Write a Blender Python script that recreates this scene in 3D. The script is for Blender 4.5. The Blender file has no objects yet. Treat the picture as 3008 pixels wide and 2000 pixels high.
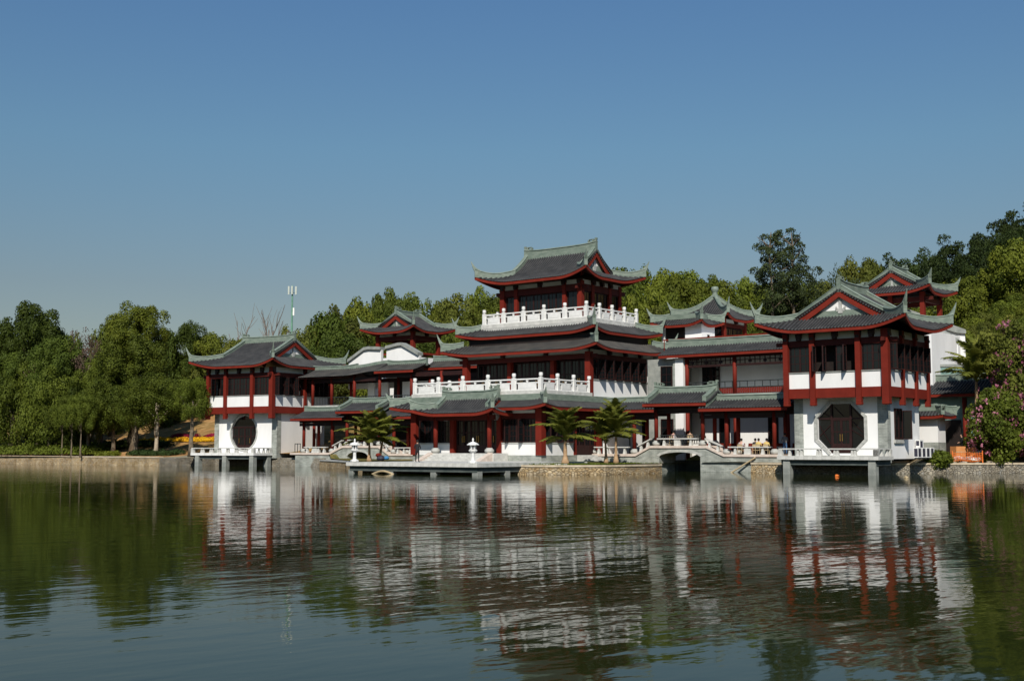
import bpy, bmesh, math, random
import numpy as np
from mathutils import Vector, Matrix, noise
R = math.radians
rng = random.Random(7)
scene = bpy.context.scene
COL = scene.collection

# ------------------------------------------------------------------ camera
cam_d = bpy.data.cameras.new('camera')
cam_d.sensor_width = 36.0
cam_d.lens = 36.0 * 3560 / 3008
cam_d.clip_start = 0.5
cam_d.clip_end = 4000
cam = bpy.data.objects.new('camera', cam_d)
COL.objects.link(cam)
cam.location = (0, 0, 2.05)
cam.rotation_euler = (R(90) + math.atan(316 / 3560), 0, 0)
scene.camera = cam

# ------------------------------------------------------------------ sky, sun, exposure
SUN_TO = Vector((-0.113, -1.18, 1.0)).normalized()      # direction from the scene to the sun
elev = math.asin(SUN_TO.z)
azim = math.atan2(SUN_TO.x, SUN_TO.y)
world = bpy.data.worlds.new('World')
scene.world = world
world.use_nodes = True
wn = world.node_tree
bg = wn.nodes['Background']
sky = wn.nodes.new('ShaderNodeTexSky')
sky.sky_type = 'NISHITA'
sky.sun_disc = False
sky.sun_elevation = elev
sky.sun_rotation = azim % (2 * math.pi)
sky.altitude = 0
sky.air_density = 1.5
sky.dust_density = 0.5
sky.ozone_density = 5.0
# the same clear blue all round, greyer towards the horizon
wtc = wn.nodes.new('ShaderNodeTexCoord'); wsp = wn.nodes.new('ShaderNodeSeparateXYZ'); wr = wn.nodes.new('ShaderNodeValToRGB'); wm = wn.nodes.new('ShaderNodeMix')
wm.data_type = 'RGBA'; wm.blend_type = 'MULTIPLY'; wm.inputs['Factor'].default_value = 1.0
wr.color_ramp.elements.new(0.24)
for e_, (p_, c_) in zip(wr.color_ramp.elements, [(0.13, (0.685, 0.675, 0.715)), (0.24, (0.70, 0.84, 0.90)), (0.36, (0.66, 0.84, 1.0))]):
    e_.position = p_; e_.color = (*c_, 1)
wn.links.new(wtc.outputs['Generated'], wsp.inputs[0]); wn.links.new(wsp.outputs['Z'], wr.inputs[0])
wn.links.new(sky.outputs[0], wm.inputs['A']); wn.links.new(wr.outputs[0], wm.inputs['B']); wn.links.new(wm.outputs['Result'], bg.inputs[0])
bg.inputs[1].default_value = 0.078
sun_d = bpy.data.lights.new('sun', 'SUN')
sun_d.energy = 5.0
sun_d.angle = R(0.53)
sun_d.color = (1.0, 0.94, 0.84)
sun = bpy.data.objects.new('sun', sun_d)
COL.objects.link(sun)
sun.rotation_euler = SUN_TO.to_track_quat('Z', 'Y').to_euler()
sun.location = (0, 0, 80)
scene.view_settings.view_transform = 'Standard'
scene.view_settings.look = 'None'
scene.view_settings.exposure = 0.0
scene.view_settings.gamma = 1.0
scene.view_settings.use_curve_mapping = False
try:
    scene.cycles.max_bounces = 6
    scene.cycles.diffuse_bounces = 3
    scene.cycles.glossy_bounces = 3
    scene.cycles.transmission_bounces = 3
    scene.cycles.transparent_max_bounces = 4
    scene.cycles.caustics_reflective = False
    scene.cycles.caustics_refractive = False
except Exception:
    pass

# ------------------------------------------------------------------ materials
def mat_new(name):
    m = bpy.data.materials.new(name)
    m.use_nodes = True
    nt = m.node_tree
    return m, nt, nt.nodes['Principled BSDF']

def ramp(nt, stops):
    r = nt.nodes.new('ShaderNodeValToRGB')
    while len(r.color_ramp.elements) < len(stops):
        r.color_ramp.elements.new(0.5)
    for e, (p, c) in zip(r.color_ramp.elements, stops):
        e.position = p
        e.color = (c[0], c[1], c[2], 1)
    return r

def noisy(name, c1, c2, scale=2.0, rough=0.7, detail=6, bump=0.0, bscale=20, spec=0.3, stretch=(1, 1, 1), lo=0.35, hi=0.65, metal=0.0):
    m, nt, b = mat_new(name)
    tc = nt.nodes.new('ShaderNodeTexCoord')
    mp = nt.nodes.new('ShaderNodeMapping')
    mp.inputs['Scale'].default_value = stretch
    nz = nt.nodes.new('ShaderNodeTexNoise')
    nz.inputs['Scale'].default_value = scale
    nz.inputs['Detail'].default_value = detail
    nz.inputs['Roughness'].default_value = 0.62
    nt.links.new(tc.outputs['Object'], mp.inputs[0])
    nt.links.new(mp.outputs[0], nz.inputs['Vector'])
    r = ramp(nt, [(lo, c1), (hi, c2)])
    nt.links.new(nz.outputs['Fac'], r.inputs[0])
    nt.links.new(r.outputs[0], b.inputs['Base Color'])
    b.inputs['Roughness'].default_value = rough
    b.inputs['Metallic'].default_value = metal
    b.inputs['Specular IOR Level'].default_value = spec
    if bump:
        n2 = nt.nodes.new('ShaderNodeTexNoise')
        n2.inputs['Scale'].default_value = bscale
        n2.inputs['Detail'].default_value = 4
        nt.links.new(tc.outputs['Object'], n2.inputs['Vector'])
        bp = nt.nodes.new('ShaderNodeBump')
        bp.inputs['Strength'].default_value = bump
        bp.inputs['Distance'].default_value = 0.05
        nt.links.new(n2.outputs['Fac'], bp.inputs['Height'])
        nt.links.new(bp.outputs[0], b.inputs['Normal'])
    return m

def brick_mat(name, c1, c2, cm, bw, bh, bump=0.5):
    m, nt, b = mat_new(name)
    tc = nt.nodes.new('ShaderNodeTexCoord')
    # wall coordinates: run along the wall (x+y) and up (z)
    sp = nt.nodes.new('ShaderNodeSeparateXYZ')
    nt.links.new(tc.outputs['Object'], sp.inputs[0])
    ad = nt.nodes.new('ShaderNodeMath'); ad.operation = 'ADD'
    nt.links.new(sp.outputs['X'], ad.inputs[0]); nt.links.new(sp.outputs['Y'], ad.inputs[1])
    cb = nt.nodes.new('ShaderNodeCombineXYZ')
    nt.links.new(ad.outputs[0], cb.inputs['X']); nt.links.new(sp.outputs['Z'], cb.inputs['Y'])
    br = nt.nodes.new('ShaderNodeTexBrick')
    br.inputs['Scale'].default_value = 1.0
    br.inputs['Brick Width'].default_value = bw
    br.inputs['Row Height'].default_value = bh
    br.inputs['Mortar Size'].default_value = bh * 0.09
    br.inputs['Color1'].default_value = (*c1, 1)
    br.inputs['Color2'].default_value = (*c2, 1)
    br.inputs['Mortar'].default_value = (*cm, 1)
    nt.links.new(cb.outputs[0], br.inputs['Vector'])
    nz = nt.nodes.new('ShaderNodeTexNoise'); nz.inputs['Scale'].default_value = 1.3; nz.inputs['Detail'].default_value = 8
    nt.links.new(tc.outputs['Object'], nz.inputs['Vector'])
    rr = ramp(nt, [(0.3, (0.62, 0.62, 0.6)), (0.7, (1.15, 1.15, 1.12))])
    nt.links.new(nz.outputs['Fac'], rr.inputs[0])
    mx = nt.nodes.new('ShaderNodeMix'); mx.data_type = 'RGBA'; mx.blend_type = 'MULTIPLY'
    mx.inputs['Factor'].default_value = 1
    nt.links.new(br.outputs['Color'], mx.inputs['A']); nt.links.new(rr.outputs[0], mx.inputs['B'])
    nt.links.new(mx.outputs['Result'], b.inputs['Base Color'])
    bp = nt.nodes.new('ShaderNodeBump'); bp.inputs['Strength'].default_value = bump; bp.inputs['Distance'].default_value = 0.02
    iv = nt.nodes.new('ShaderNodeMath'); iv.operation = 'SUBTRACT'; iv.inputs[0].default_value = 1
    nt.links.new(br.outputs['Fac'], iv.inputs[1])
    nt.links.new(iv.outputs[0], bp.inputs['Height']); nt.links.new(bp.outputs[0], b.inputs['Normal'])
    b.inputs['Roughness'].default_value = 0.85
    b.inputs['Specular IOR Level'].default_value = 0.2
    return m

def rubble_mat(name, cols, scale=2.6, joint=(0.10, 0.075, 0.05)):
    m, nt, b = mat_new(name)
    tc = nt.nodes.new('ShaderNodeTexCoord')
    mp = nt.nodes.new('ShaderNodeMapping'); mp.inputs['Scale'].default_value = (1, 1, 1.7)
    nt.links.new(tc.outputs['Object'], mp.inputs[0])
    vo = nt.nodes.new('ShaderNodeTexVoronoi'); vo.inputs['Scale'].default_value = scale
    nt.links.new(mp.outputs[0], vo.inputs['Vector'])
    ve = nt.nodes.new('ShaderNodeTexVoronoi'); ve.feature = 'DISTANCE_TO_EDGE'; ve.inputs['Scale'].default_value = scale
    nt.links.new(mp.outputs[0], ve.inputs['Vector'])
    r = ramp(nt, [(i / max(1, len(cols) - 1), c) for i, c in enumerate(cols)])
    sx = nt.nodes.new('ShaderNodeSeparateColor'); nt.links.new(vo.outputs['Color'], sx.inputs[0])
    nt.links.new(sx.outputs[0], r.inputs[0])
    er = ramp(nt, [(0.0, joint), (0.07, (1, 1, 1))])
    nt.links.new(ve.outputs['Distance'], er.inputs[0])
    mx = nt.nodes.new('ShaderNodeMix'); mx.data_type = 'RGBA'; mx.blend_type = 'MULTIPLY'; mx.inputs['Factor'].default_value = 0.8
    nt.links.new(r.outputs[0], mx.inputs['A']); nt.links.new(er.outputs[0], mx.inputs['B'])
    nz = nt.nodes.new('ShaderNodeTexNoise'); nz.inputs['Scale'].default_value = 0.8; nz.inputs['Detail'].default_value = 8
    nt.links.new(tc.outputs['Object'], nz.inputs['Vector'])
    rr = ramp(nt, [(0.3, (0.6, 0.58, 0.55)), (0.7, (1.1, 1.1, 1.1))]); nt.links.new(nz.outputs['Fac'], rr.inputs[0])
    m2 = nt.nodes.new('ShaderNodeMix'); m2.data_type = 'RGBA'; m2.blend_type = 'MULTIPLY'; m2.inputs['Factor'].default_value = 1
    nt.links.new(mx.outputs['Result'], m2.inputs['A']); nt.links.new(rr.outputs[0], m2.inputs['B'])
    nt.links.new(m2.outputs['Result'], b.inputs['Base Color'])
    bp = nt.nodes.new('ShaderNodeBump'); bp.inputs['Strength'].default_value = 0.9; bp.inputs['Distance'].default_value = 0.08
    e2 = ramp(nt, [(0.0, (0, 0, 0)), (0.14, (1, 1, 1))]); nt.links.new(ve.outputs['Distance'], e2.inputs[0])
    nt.links.new(e2.outputs[0], bp.inputs['Height']); nt.links.new(bp.outputs[0], b.inputs['Normal'])
    b.inputs['Roughness'].default_value = 0.9
    b.inputs['Specular IOR Level'].default_value = 0.15
    return m

def leaf_mat(name, c1, c2, trans=0.3, c3=None, scale=0.35):
    m, nt, b = mat_new(name)
    tc = nt.nodes.new('ShaderNodeTexCoord')
    oi = nt.nodes.new('ShaderNodeObjectInfo')
    ad = nt.nodes.new('ShaderNodeVectorMath'); ad.operation = 'ADD'
    nt.links.new(tc.outputs['Object'], ad.inputs[0])
    cmb = nt.nodes.new('ShaderNodeCombineXYZ')
    mul = nt.nodes.new('ShaderNodeMath'); mul.operation = 'MULTIPLY'; mul.inputs[1].default_value = 57
    nt.links.new(oi.outputs['Random'], mul.inputs[0]); nt.links.new(mul.outputs[0], cmb.inputs['X'])
    nt.links.new(cmb.outputs[0], ad.inputs[1])
    nz = nt.nodes.new('ShaderNodeTexNoise'); nz.inputs['Scale'].default_value = scale; nz.inputs['Detail'].default_value = 9
    nz.inputs['Roughness'].default_value = 0.75
    nt.links.new(ad.outputs[0], nz.inputs['Vector'])
    st = [(0.33, c1), (0.62, c2)]
    if c3: st.append((0.74, c3))
    r = ramp(nt, st)
    nt.links.new(nz.outputs['Fac'], r.inputs[0])
    # every tree a little lighter or darker than the next
    mr = nt.nodes.new('ShaderNodeMapRange'); mr.inputs['To Min'].default_value = 0.72; mr.inputs['To Max'].default_value = 1.28
    nt.links.new(oi.outputs['Random'], mr.inputs['Value'])
    mx = nt.nodes.new('ShaderNodeVectorMath'); mx.operation = 'SCALE'
    nt.links.new(r.outputs[0], mx.inputs[0]); nt.links.new(mr.outputs[0], mx.inputs['Scale'])
    nt.links.new(mx.outputs[0], b.inputs['Base Color'])
    b.inputs['Roughness'].default_value = 0.6
    b.inputs['Specular IOR Level'].default_value = 0.12
    tr = nt.nodes.new('ShaderNodeBsdfTranslucent')
    nt.links.new(mx.outputs[0], tr.inputs['Color'])
    ms = nt.nodes.new('ShaderNodeMixShader'); ms.inputs[0].default_value = trans
    out = nt.nodes['Material Output']
    nt.links.new(b.outputs[0], ms.inputs[1]); nt.links.new(tr.outputs[0], ms.inputs[2]); nt.links.new(ms.outputs[0], out.inputs[0])
    return m

M = {}
M['tile_pan'] = noisy('roof_pan_tile_dark', (0.012, 0.012, 0.013), (0.024, 0.024, 0.025), 1.1, 0.8, 5)  # darkened for dirt and for the shade between the barrel rows
M['tile'] = noisy('roof_tile_grey', (0.026, 0.027, 0.029), (0.052, 0.052, 0.053), 1.1, 0.7, 8, 0.3, 14, 0.35)
M['tile_old'] = noisy('roof_tile_weathered', (0.033, 0.033, 0.033), (0.076, 0.071, 0.063), 0.9, 0.7, 8, 0.3, 14, 0.3)
M['green'] = noisy('glazed_green', (0.122, 0.162, 0.130), (0.205, 0.245, 0.202), 1.6, 0.5, 7, 0.25, 9, 0.4, (1, 1, 2.2))
M['red'] = noisy('red_paint', (0.132, 0.0160, 0.0095), (0.168, 0.0200, 0.0120), 1.2, 0.6, 5, 0, 1, 0.12)
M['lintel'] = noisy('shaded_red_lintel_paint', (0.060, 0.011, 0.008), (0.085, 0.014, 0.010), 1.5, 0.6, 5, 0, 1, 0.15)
M['eave_red'] = noisy('eave_red_paint', (0.150, 0.0185, 0.0105), (0.195, 0.0250, 0.0145), 1.5, 0.6, 5, 0, 1, 0.12)
M['wood'] = noisy('dark_red_wood', (0.016, 0.006, 0.005), (0.030, 0.009, 0.008), 2.5, 0.5, 5)
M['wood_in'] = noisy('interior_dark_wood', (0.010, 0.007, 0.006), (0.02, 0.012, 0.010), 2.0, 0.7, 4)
M['white'] = noisy('white_plaster', (0.70, 0.70, 0.69), (0.80, 0.80, 0.79), 0.5, 0.85, 9, 0, 1, 0.2, (1, 1, 0.35))
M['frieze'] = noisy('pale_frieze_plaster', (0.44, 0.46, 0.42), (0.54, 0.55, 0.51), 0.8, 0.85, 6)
M['marble'] = noisy('white_marble', (0.62, 0.62, 0.60), (0.78, 0.78, 0.76), 1.4, 0.6, 8, 0.15, 25)
M['granite'] = noisy('pale_granite', (0.42, 0.42, 0.395), (0.60, 0.595, 0.56), 2.2, 0.75, 9, 0.2, 30)
M['granite2'] = noisy('grey_granite', (0.36, 0.37, 0.35), (0.52, 0.52, 0.49), 2.2, 0.75, 9, 0.2, 30)
M['pink'] = noisy('pink_granite', (0.50, 0.42, 0.36), (0.66, 0.56, 0.49), 2.0, 0.75, 8, 0.2, 30)
M['drum'] = noisy('column_drum_stone', (0.32, 0.33, 0.31), (0.46, 0.46, 0.43), 3.0, 0.7, 6)
M['concrete'] = noisy('wet_concrete', (0.20, 0.215, 0.20), (0.33, 0.34, 0.31), 1.2, 0.8, 8, 0.3, 8)
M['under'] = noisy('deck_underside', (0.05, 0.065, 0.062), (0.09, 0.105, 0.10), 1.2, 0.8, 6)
M['brick'] = brick_mat('grey_brick', (0.245, 0.268, 0.25), (0.37, 0.39, 0.365), (0.44, 0.45, 0.42), 0.42, 0.11)
M['rubble'] = rubble_mat('tan_rubble_stone', [(0.36, 0.25, 0.13), (0.50, 0.38, 0.22), (0.40, 0.33, 0.23), (0.60, 0.48, 0.31)], 3.8, (0.36, 0.30, 0.23))
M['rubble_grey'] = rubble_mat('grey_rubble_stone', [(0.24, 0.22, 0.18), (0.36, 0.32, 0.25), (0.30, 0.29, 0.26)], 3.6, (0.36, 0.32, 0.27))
M['coping'] = noisy('grey_coping', (0.20, 0.215, 0.20), (0.30, 0.315, 0.295), 1.5, 0.8, 6)
M['stone_cap'] = noisy('tan_coping_stone', (0.44, 0.36, 0.25), (0.60, 0.51, 0.38), 1.8, 0.85, 7, 0.3, 12)
M['bark'] = noisy('bark', (0.10, 0.075, 0.05), (0.20, 0.16, 0.11), 3, 0.9, 6, 0.5, 18)
M['bark_pale'] = noisy('pale_bark', (0.30, 0.24, 0.17), (0.46, 0.39, 0.29), 2.5, 0.9, 6, 0.4, 16)
M['bark_grey'] = noisy('grey_dead_bark', (0.12, 0.10, 0.085), (0.22, 0.185, 0.155), 3, 0.9, 6)
M['palmtrunk'] = noisy('palm_trunk', (0.28, 0.17, 0.09), (0.48, 0.33, 0.20), 2.5, 0.9, 6, 0.6, 14, 0.2, (1, 1, 4))
M['iron'] = noisy('dark_iron', (0.015, 0.02, 0.02), (0.035, 0.04, 0.04), 4, 0.5, 3)
M['brass'] = noisy('brass', (0.55, 0.34, 0.10), (0.65, 0.42, 0.14), 4, 0.35, 3, metal=0.9)
M['antenna'] = noisy('antenna_grey', (0.42, 0.46, 0.40), (0.5, 0.54, 0.48), 3, 0.6, 3)
M['mast'] = noisy('mast_green', (0.10, 0.24, 0.17), (0.15, 0.31, 0.22), 3, 0.6, 4)
M['plastic_white'] = noisy('white_plastic', (0.72, 0.72, 0.70), (0.8, 0.8, 0.78), 3, 0.5, 3)
M['grille'] = noisy('dark_grille', (0.02, 0.02, 0.035), (0.05, 0.05, 0.07), 6, 0.6, 3)
M['orange'] = noisy('orange_plastic', (0.62, 0.13, 0.02), (0.75, 0.20, 0.04), 2.5, 0.6, 4)
M['box'] = noisy('orange_board', (0.48, 0.19, 0.06), (0.60, 0.27, 0.10), 2.5, 0.8, 5)
M['sack'] = noisy('pale_sack', (0.50, 0.48, 0.45), (0.72, 0.70, 0.66), 3.5, 0.85, 6)
M['rock'] = noisy('shore_rock', (0.16, 0.135, 0.10), (0.36, 0.31, 0.24), 2.4, 0.9, 8, 0.8, 5)
M['bamboo'] = noisy('bamboo', (0.34, 0.26, 0.15), (0.46, 0.37, 0.23), 3, 0.6, 4)
M['teal'] = noisy('teal_wall', (0.16, 0.27, 0.25), (0.20, 0.32, 0.29), 1, 0.8, 5)
M['white_cloth'] = noisy('white_cloth', (0.66, 0.66, 0.68), (0.76, 0.76, 0.77), 3, 0.9, 4)
m, nt, b = mat_new('dark_glass')
b.inputs['Base Color'].default_value = (0.006, 0.008, 0.009, 1); b.inputs['Roughness'].default_value = 0.06; b.inputs['Specular IOR Level'].default_value = 0.5
nzg = nt.nodes.new('ShaderNodeTexNoise'); nzg.inputs['Scale'].default_value = 0.7
bpg = nt.nodes.new('ShaderNodeBump'); bpg.inputs['Strength'].default_value = 0.08; bpg.inputs['Distance'].default_value = 0.05
nt.links.new(nzg.outputs[0], bpg.inputs['Height']); nt.links.new(bpg.outputs[0], b.inputs['Normal'])
M['glass'] = m
M['leaf_dark'] = leaf_mat('leaf_dark_green', (0.034, 0.054, 0.009), (0.090, 0.122, 0.018))
M['leaf_mid'] = leaf_mat('leaf_mid_green', (0.054, 0.078, 0.011), (0.138, 0.168, 0.022))
M['leaf_yellow'] = leaf_mat('leaf_yellow_green', (0.070, 0.095, 0.012), (0.170, 0.192, 0.023), c3=(0.20, 0.17, 0.028))
M['leaf_olive'] = leaf_mat('leaf_olive', (0.055, 0.072, 0.013), (0.135, 0.145, 0.025), c3=(0.17, 0.125, 0.03))
M['leaf_pine'] = leaf_mat('leaf_pine', (0.014, 0.026, 0.008), (0.042, 0.062, 0.014), 0.15)
M['leaf_grey'] = leaf_mat('leaf_grey_green', (0.026, 0.038, 0.016), (0.062, 0.082, 0.030), 0.2)
M['leaf_brown'] = leaf_mat('leaf_brownish_pink', (0.085, 0.062, 0.042), (0.165, 0.105, 0.085))
M['leaf_palm'] = leaf_mat('leaf_palm', (0.095, 0.120, 0.018), (0.220, 0.225, 0.042), 0.35)
M['leaf_hedge'] = leaf_mat('leaf_hedge', (0.020, 0.038, 0.012), (0.045, 0.075, 0.020))
M['flower_pink'] = leaf_mat('flower_pink', (0.30, 0.075, 0.13), (0.46, 0.20, 0.26), 0.35)
M['flower_red'] = leaf_mat('flower_red', (0.16, 0.010, 0.025), (0.28, 0.02, 0.05), 0.2)
M['flower_yellow'] = leaf_mat('flower_yellow', (0.50, 0.22, 0.01), (0.70, 0.46, 0.02), 0.2)

# ------------------------------------------------------------------ mesh building
OFF = {}

class Frame:
    def __init__(s, X, Y, deg):
        s.X, s.Y, s.t = X, Y, R(deg)
        s.c, s.s = math.cos(s.t), math.sin(s.t)
    def wor(s, x, y):
        return s.X + x * s.c + y * s.s, s.Y - x * s.s + y * s.c
    def loc(s, X, Y):
        X -= s.X; Y -= s.Y
        return X * s.c - Y * s.s, X * s.s + Y * s.c

W = Frame(0, 0, 0)
FH = Frame(-3.233, 104.945, 38.6)          # the whole complex
FHALL = Frame(-3.395, 110.193, 38.6)       # the main hall
FG = Frame(18.028, 104.6, 34.5)            # right lower gallery
FL = Frame(-26.983, 139.5, 31.0)           # left pavilion
FLG = Frame(-23.641, 136.5, 33.0)          # left galleries

def thing(name, label, cat, F=W, base=(0, 0, 0), group=None, scale=1.0, zshift=0.0):
    o = bpy.data.objects.new(name, None)
    COL.objects.link(o)
    o.empty_display_size = 0.3
    X, Y = F.wor(base[0], base[1])
    if scale != 1.0:
        X0, Y0 = F.wor(0, 0)
        X, Y = X0 + (X - X0) * scale, Y0 + (Y - Y0) * scale
        o.scale = (scale,) * 3
    o.location = (X, Y, base[2] * scale + zshift)
    o.rotation_euler = (0, 0, -F.t)
    o['label'] = label
    o['category'] = cat
    if group: o['group'] = group
    OFF[o.name] = base
    return o

def tag(o, label, cat, group=None):
    o['label'] = label; o['category'] = cat
    if group: o['group'] = group
    return o

def link_child(name, me, parent, label=None, kind=None, loc=(0, 0, 0)):
    o = bpy.data.objects.new(name, me)
    COL.objects.link(o)
    o.parent = parent
    o.location = loc
    if parent is not None: OFF[o.name] = OFF[parent.name]
    if label: o['label'] = label
    if kind: o['kind'] = kind
    return o

class MB:
    def __init__(s):
        s.v = []; s.f = []; s.mi = []
    def add(s, vs, fs, mi=0):
        n = len(s.v)
        s.v.extend([tuple(p) for p in vs])
        for f in fs:
            s.f.append(tuple(i + n for i in f)); s.mi.append(mi)
    def box(s, x0, y0, z0, x1, y1, z1, mi=0):
        s.add([(x0, y0, z0), (x1, y0, z0), (x1, y1, z0), (x0, y1, z0), (x0, y0, z1), (x1, y0, z1), (x1, y1, z1), (x0, y1, z1)],
              [(0, 3, 2, 1), (4, 5, 6, 7), (0, 1, 5, 4), (1, 2, 6, 5), (2, 3, 7, 6), (3, 0, 4, 7)], mi)
        return s
    def boxc(s, cx, cy, z0, sx, sy, h, rot=0, mi=0, taper=1.0):
        c, n = math.cos(rot), math.sin(rot)
        vs = []
        for z, k in ((z0, 1), (z0 + h, taper)):
            for dx, dy in ((-1, -1), (1, -1), (1, 1), (-1, 1)):
                x, y = dx * sx / 2 * k, dy * sy / 2 * k
                vs.append((cx + x * c - y * n, cy + x * n + y * c, z))
        s.add(vs, [(0, 3, 2, 1), (4, 5, 6, 7), (0, 1, 5, 4), (1, 2, 6, 5), (2, 3, 7, 6), (3, 0, 4, 7)], mi)
        return s
    def bar(s, p0, p1, w, h, mi=0):
        p0 = Vector(p0); p1 = Vector(p1); d = (p1 - p0).normalized()
        up = Vector((0, 0, 1)) if abs(d.z) < 0.9 else Vector((0, 1, 0))
        a = d.cross(up).normalized(); u = a.cross(d)
        vs = []
        for p in (p0, p1):
            for i, j in ((-1, -1), (1, -1), (1, 1), (-1, 1)):
                vs.append(p + a * (i * w / 2) + u * (j * h / 2))
        s.add(vs, [(0, 3, 2, 1), (4, 5, 6, 7), (0, 1, 5, 4), (1, 2, 6, 5), (2, 3, 7, 6), (3, 0, 4, 7)], mi)
        return s
    def prism(s, poly, z0, z1, mi=0):
        n = len(poly)
        s.add([(x, y, z0) for x, y in poly] + [(x, y, z1) for x, y in poly],
              [tuple(range(n))[::-1], tuple(range(n, 2 * n))] + [(i, (i + 1) % n, n + (i + 1) % n, n + i) for i in range(n)], mi)
        return s
    def prism_y(s, poly, y0, y1, mi=0):      # poly in (x, z)
        n = len(poly)
        s.add([(x, y0, z) for x, z in poly] + [(x, y1, z) for x, z in poly],
              [tuple(range(n)), tuple(range(n, 2 * n))[::-1]] + [(i, n + i, n + (i + 1) % n, (i + 1) % n) for i in range(n)], mi)
        return s
    def prism_x(s, poly, x0, x1, mi=0):      # poly in (y, z)
        n = len(poly)
        s.add([(x0, y, z) for y, z in poly] + [(x1, y, z) for y, z in poly],
              [tuple(range(n)), tuple(range(n, 2 * n))[::-1]] + [(i, n + i, n + (i + 1) % n, (i + 1) % n) for i in range(n)], mi)
        return s
    def lathe(s, cx, cy, prof, n=12, mi=0):
        vs = []
        for r, z in prof:
            for k in range(n):
                a = 2 * math.pi * k / n
                vs.append((cx + r * math.cos(a), cy + r * math.sin(a), z))
        fs = []
        for j in range(len(prof) - 1):
            for k in range(n):
                fs.append((j * n + k, j * n + (k + 1) % n, (j + 1) * n + (k + 1) % n, (j + 1) * n + k))
        fs.append(tuple(range(n))[::-1]); fs.append(tuple(range((len(prof) - 1) * n, len(prof) * n)))
        s.add(vs, fs, mi)
        return s
    def tube(s, pts, rs, n=7, mi=0):
        pts = [Vector(p) for p in pts]
        if not hasattr(rs, '__len__'): rs = [rs] * len(pts)
        vs = []
        for i, p in enumerate(pts):
            d = (pts[min(i + 1, len(pts) - 1)] - pts[max(i - 1, 0)]).normalized()
            ref = Vector((0, 0, 1)) if abs(d.z) < 0.85 else Vector((1, 0, 0))
            a = d.cross(ref).normalized(); u = a.cross(d)
            for k in range(n):
                t = 2 * math.pi * k / n
                vs.append(p + (a * math.cos(t) + u * math.sin(t)) * rs[i])
        fs = []
        for j in range(len(pts) - 1):
            for k in range(n):
                fs.append((j * n + k, j * n + (k + 1) % n, (j + 1) * n + (k + 1) % n, (j + 1) * n + k))
        fs.append(tuple(range(n))[::-1]); fs.append(tuple(range((len(pts) - 1) * n, len(pts) * n)))
        s.add(vs, fs, mi)
        return s
    def loops(s, loops, mi=0, cap=True):     # equal closed loops joined one to the next
        n = len(loops[0]); vs = [p for l in loops for p in l]; fs = []
        for j in range(len(loops) - 1):
            for k in range(n):
                fs.append((j * n + k, j * n + (k + 1) % n, (j + 1) * n + (k + 1) % n, (j + 1) * n + k))
        if cap:
            fs.append(tuple(range(n))[::-1]); fs.append(tuple(range((len(loops) - 1) * n, len(loops) * n)))
        s.add(vs, fs, mi)
        return s
    def mesh(s, name, mats, off=(0, 0, 0), smooth=False, fix=True):
        me = bpy.data.meshes.new(name)
        ox, oy, oz = off
        me.from_pydata([(x - ox, y - oy, z - oz) for x, y, z in s.v], [], s.f)
        if not isinstance(mats, (list, tuple)): mats = [mats]
        for m_ in mats: me.materials.append(m_)
        if len(mats) > 1: me.polygons.foreach_set('material_index', s.mi)
        if fix and len(s.f) < 60000:
            bm = bmesh.new(); bm.from_mesh(me)
            bmesh.ops.recalc_face_normals(bm, faces=bm.faces); bm.to_mesh(me); bm.free()
        if smooth: me.polygons.foreach_set('use_smooth', [True] * len(me.polygons))
        me.update()
        return me
    def build(s, name, mats, parent, label=None, kind=None, smooth=False, fix=True):
        return link_child(name, s.mesh(name, mats, OFF[parent.name], smooth, fix), parent, label, kind)
    def top(s, name, mats, label, cat, F=W, base=(0, 0, 0), group=None, kind=None, smooth=False):
        me = s.mesh(name, mats, base, smooth)
        o = bpy.data.objects.new(name, me); COL.objects.link(o)
        X, Y = F.wor(base[0], base[1]); o.location = (X, Y, base[2]); o.rotation_euler = (0, 0, -F.t)
        OFF[o.name] = base
        if label: tag(o, label, cat, group)
        if kind: o['kind'] = kind
        return o

def structure(mb, name, mats, F=W, smooth=False, kind='structure'):
    return mb.top(name, mats, None, None, F, kind=kind, smooth=smooth)

def place(name, me, parent, pos, rot=0.0, label=None):
    """a part that shares its mesh; pos in the coordinates of the frame"""
    o = link_child(name, me, parent, label)
    ox, oy, oz = OFF[parent.name]
    o.location = (pos[0] - ox, pos[1] - oy, pos[2] - oz)
    o.rotation_euler = (0, 0, rot)
    return o

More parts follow.
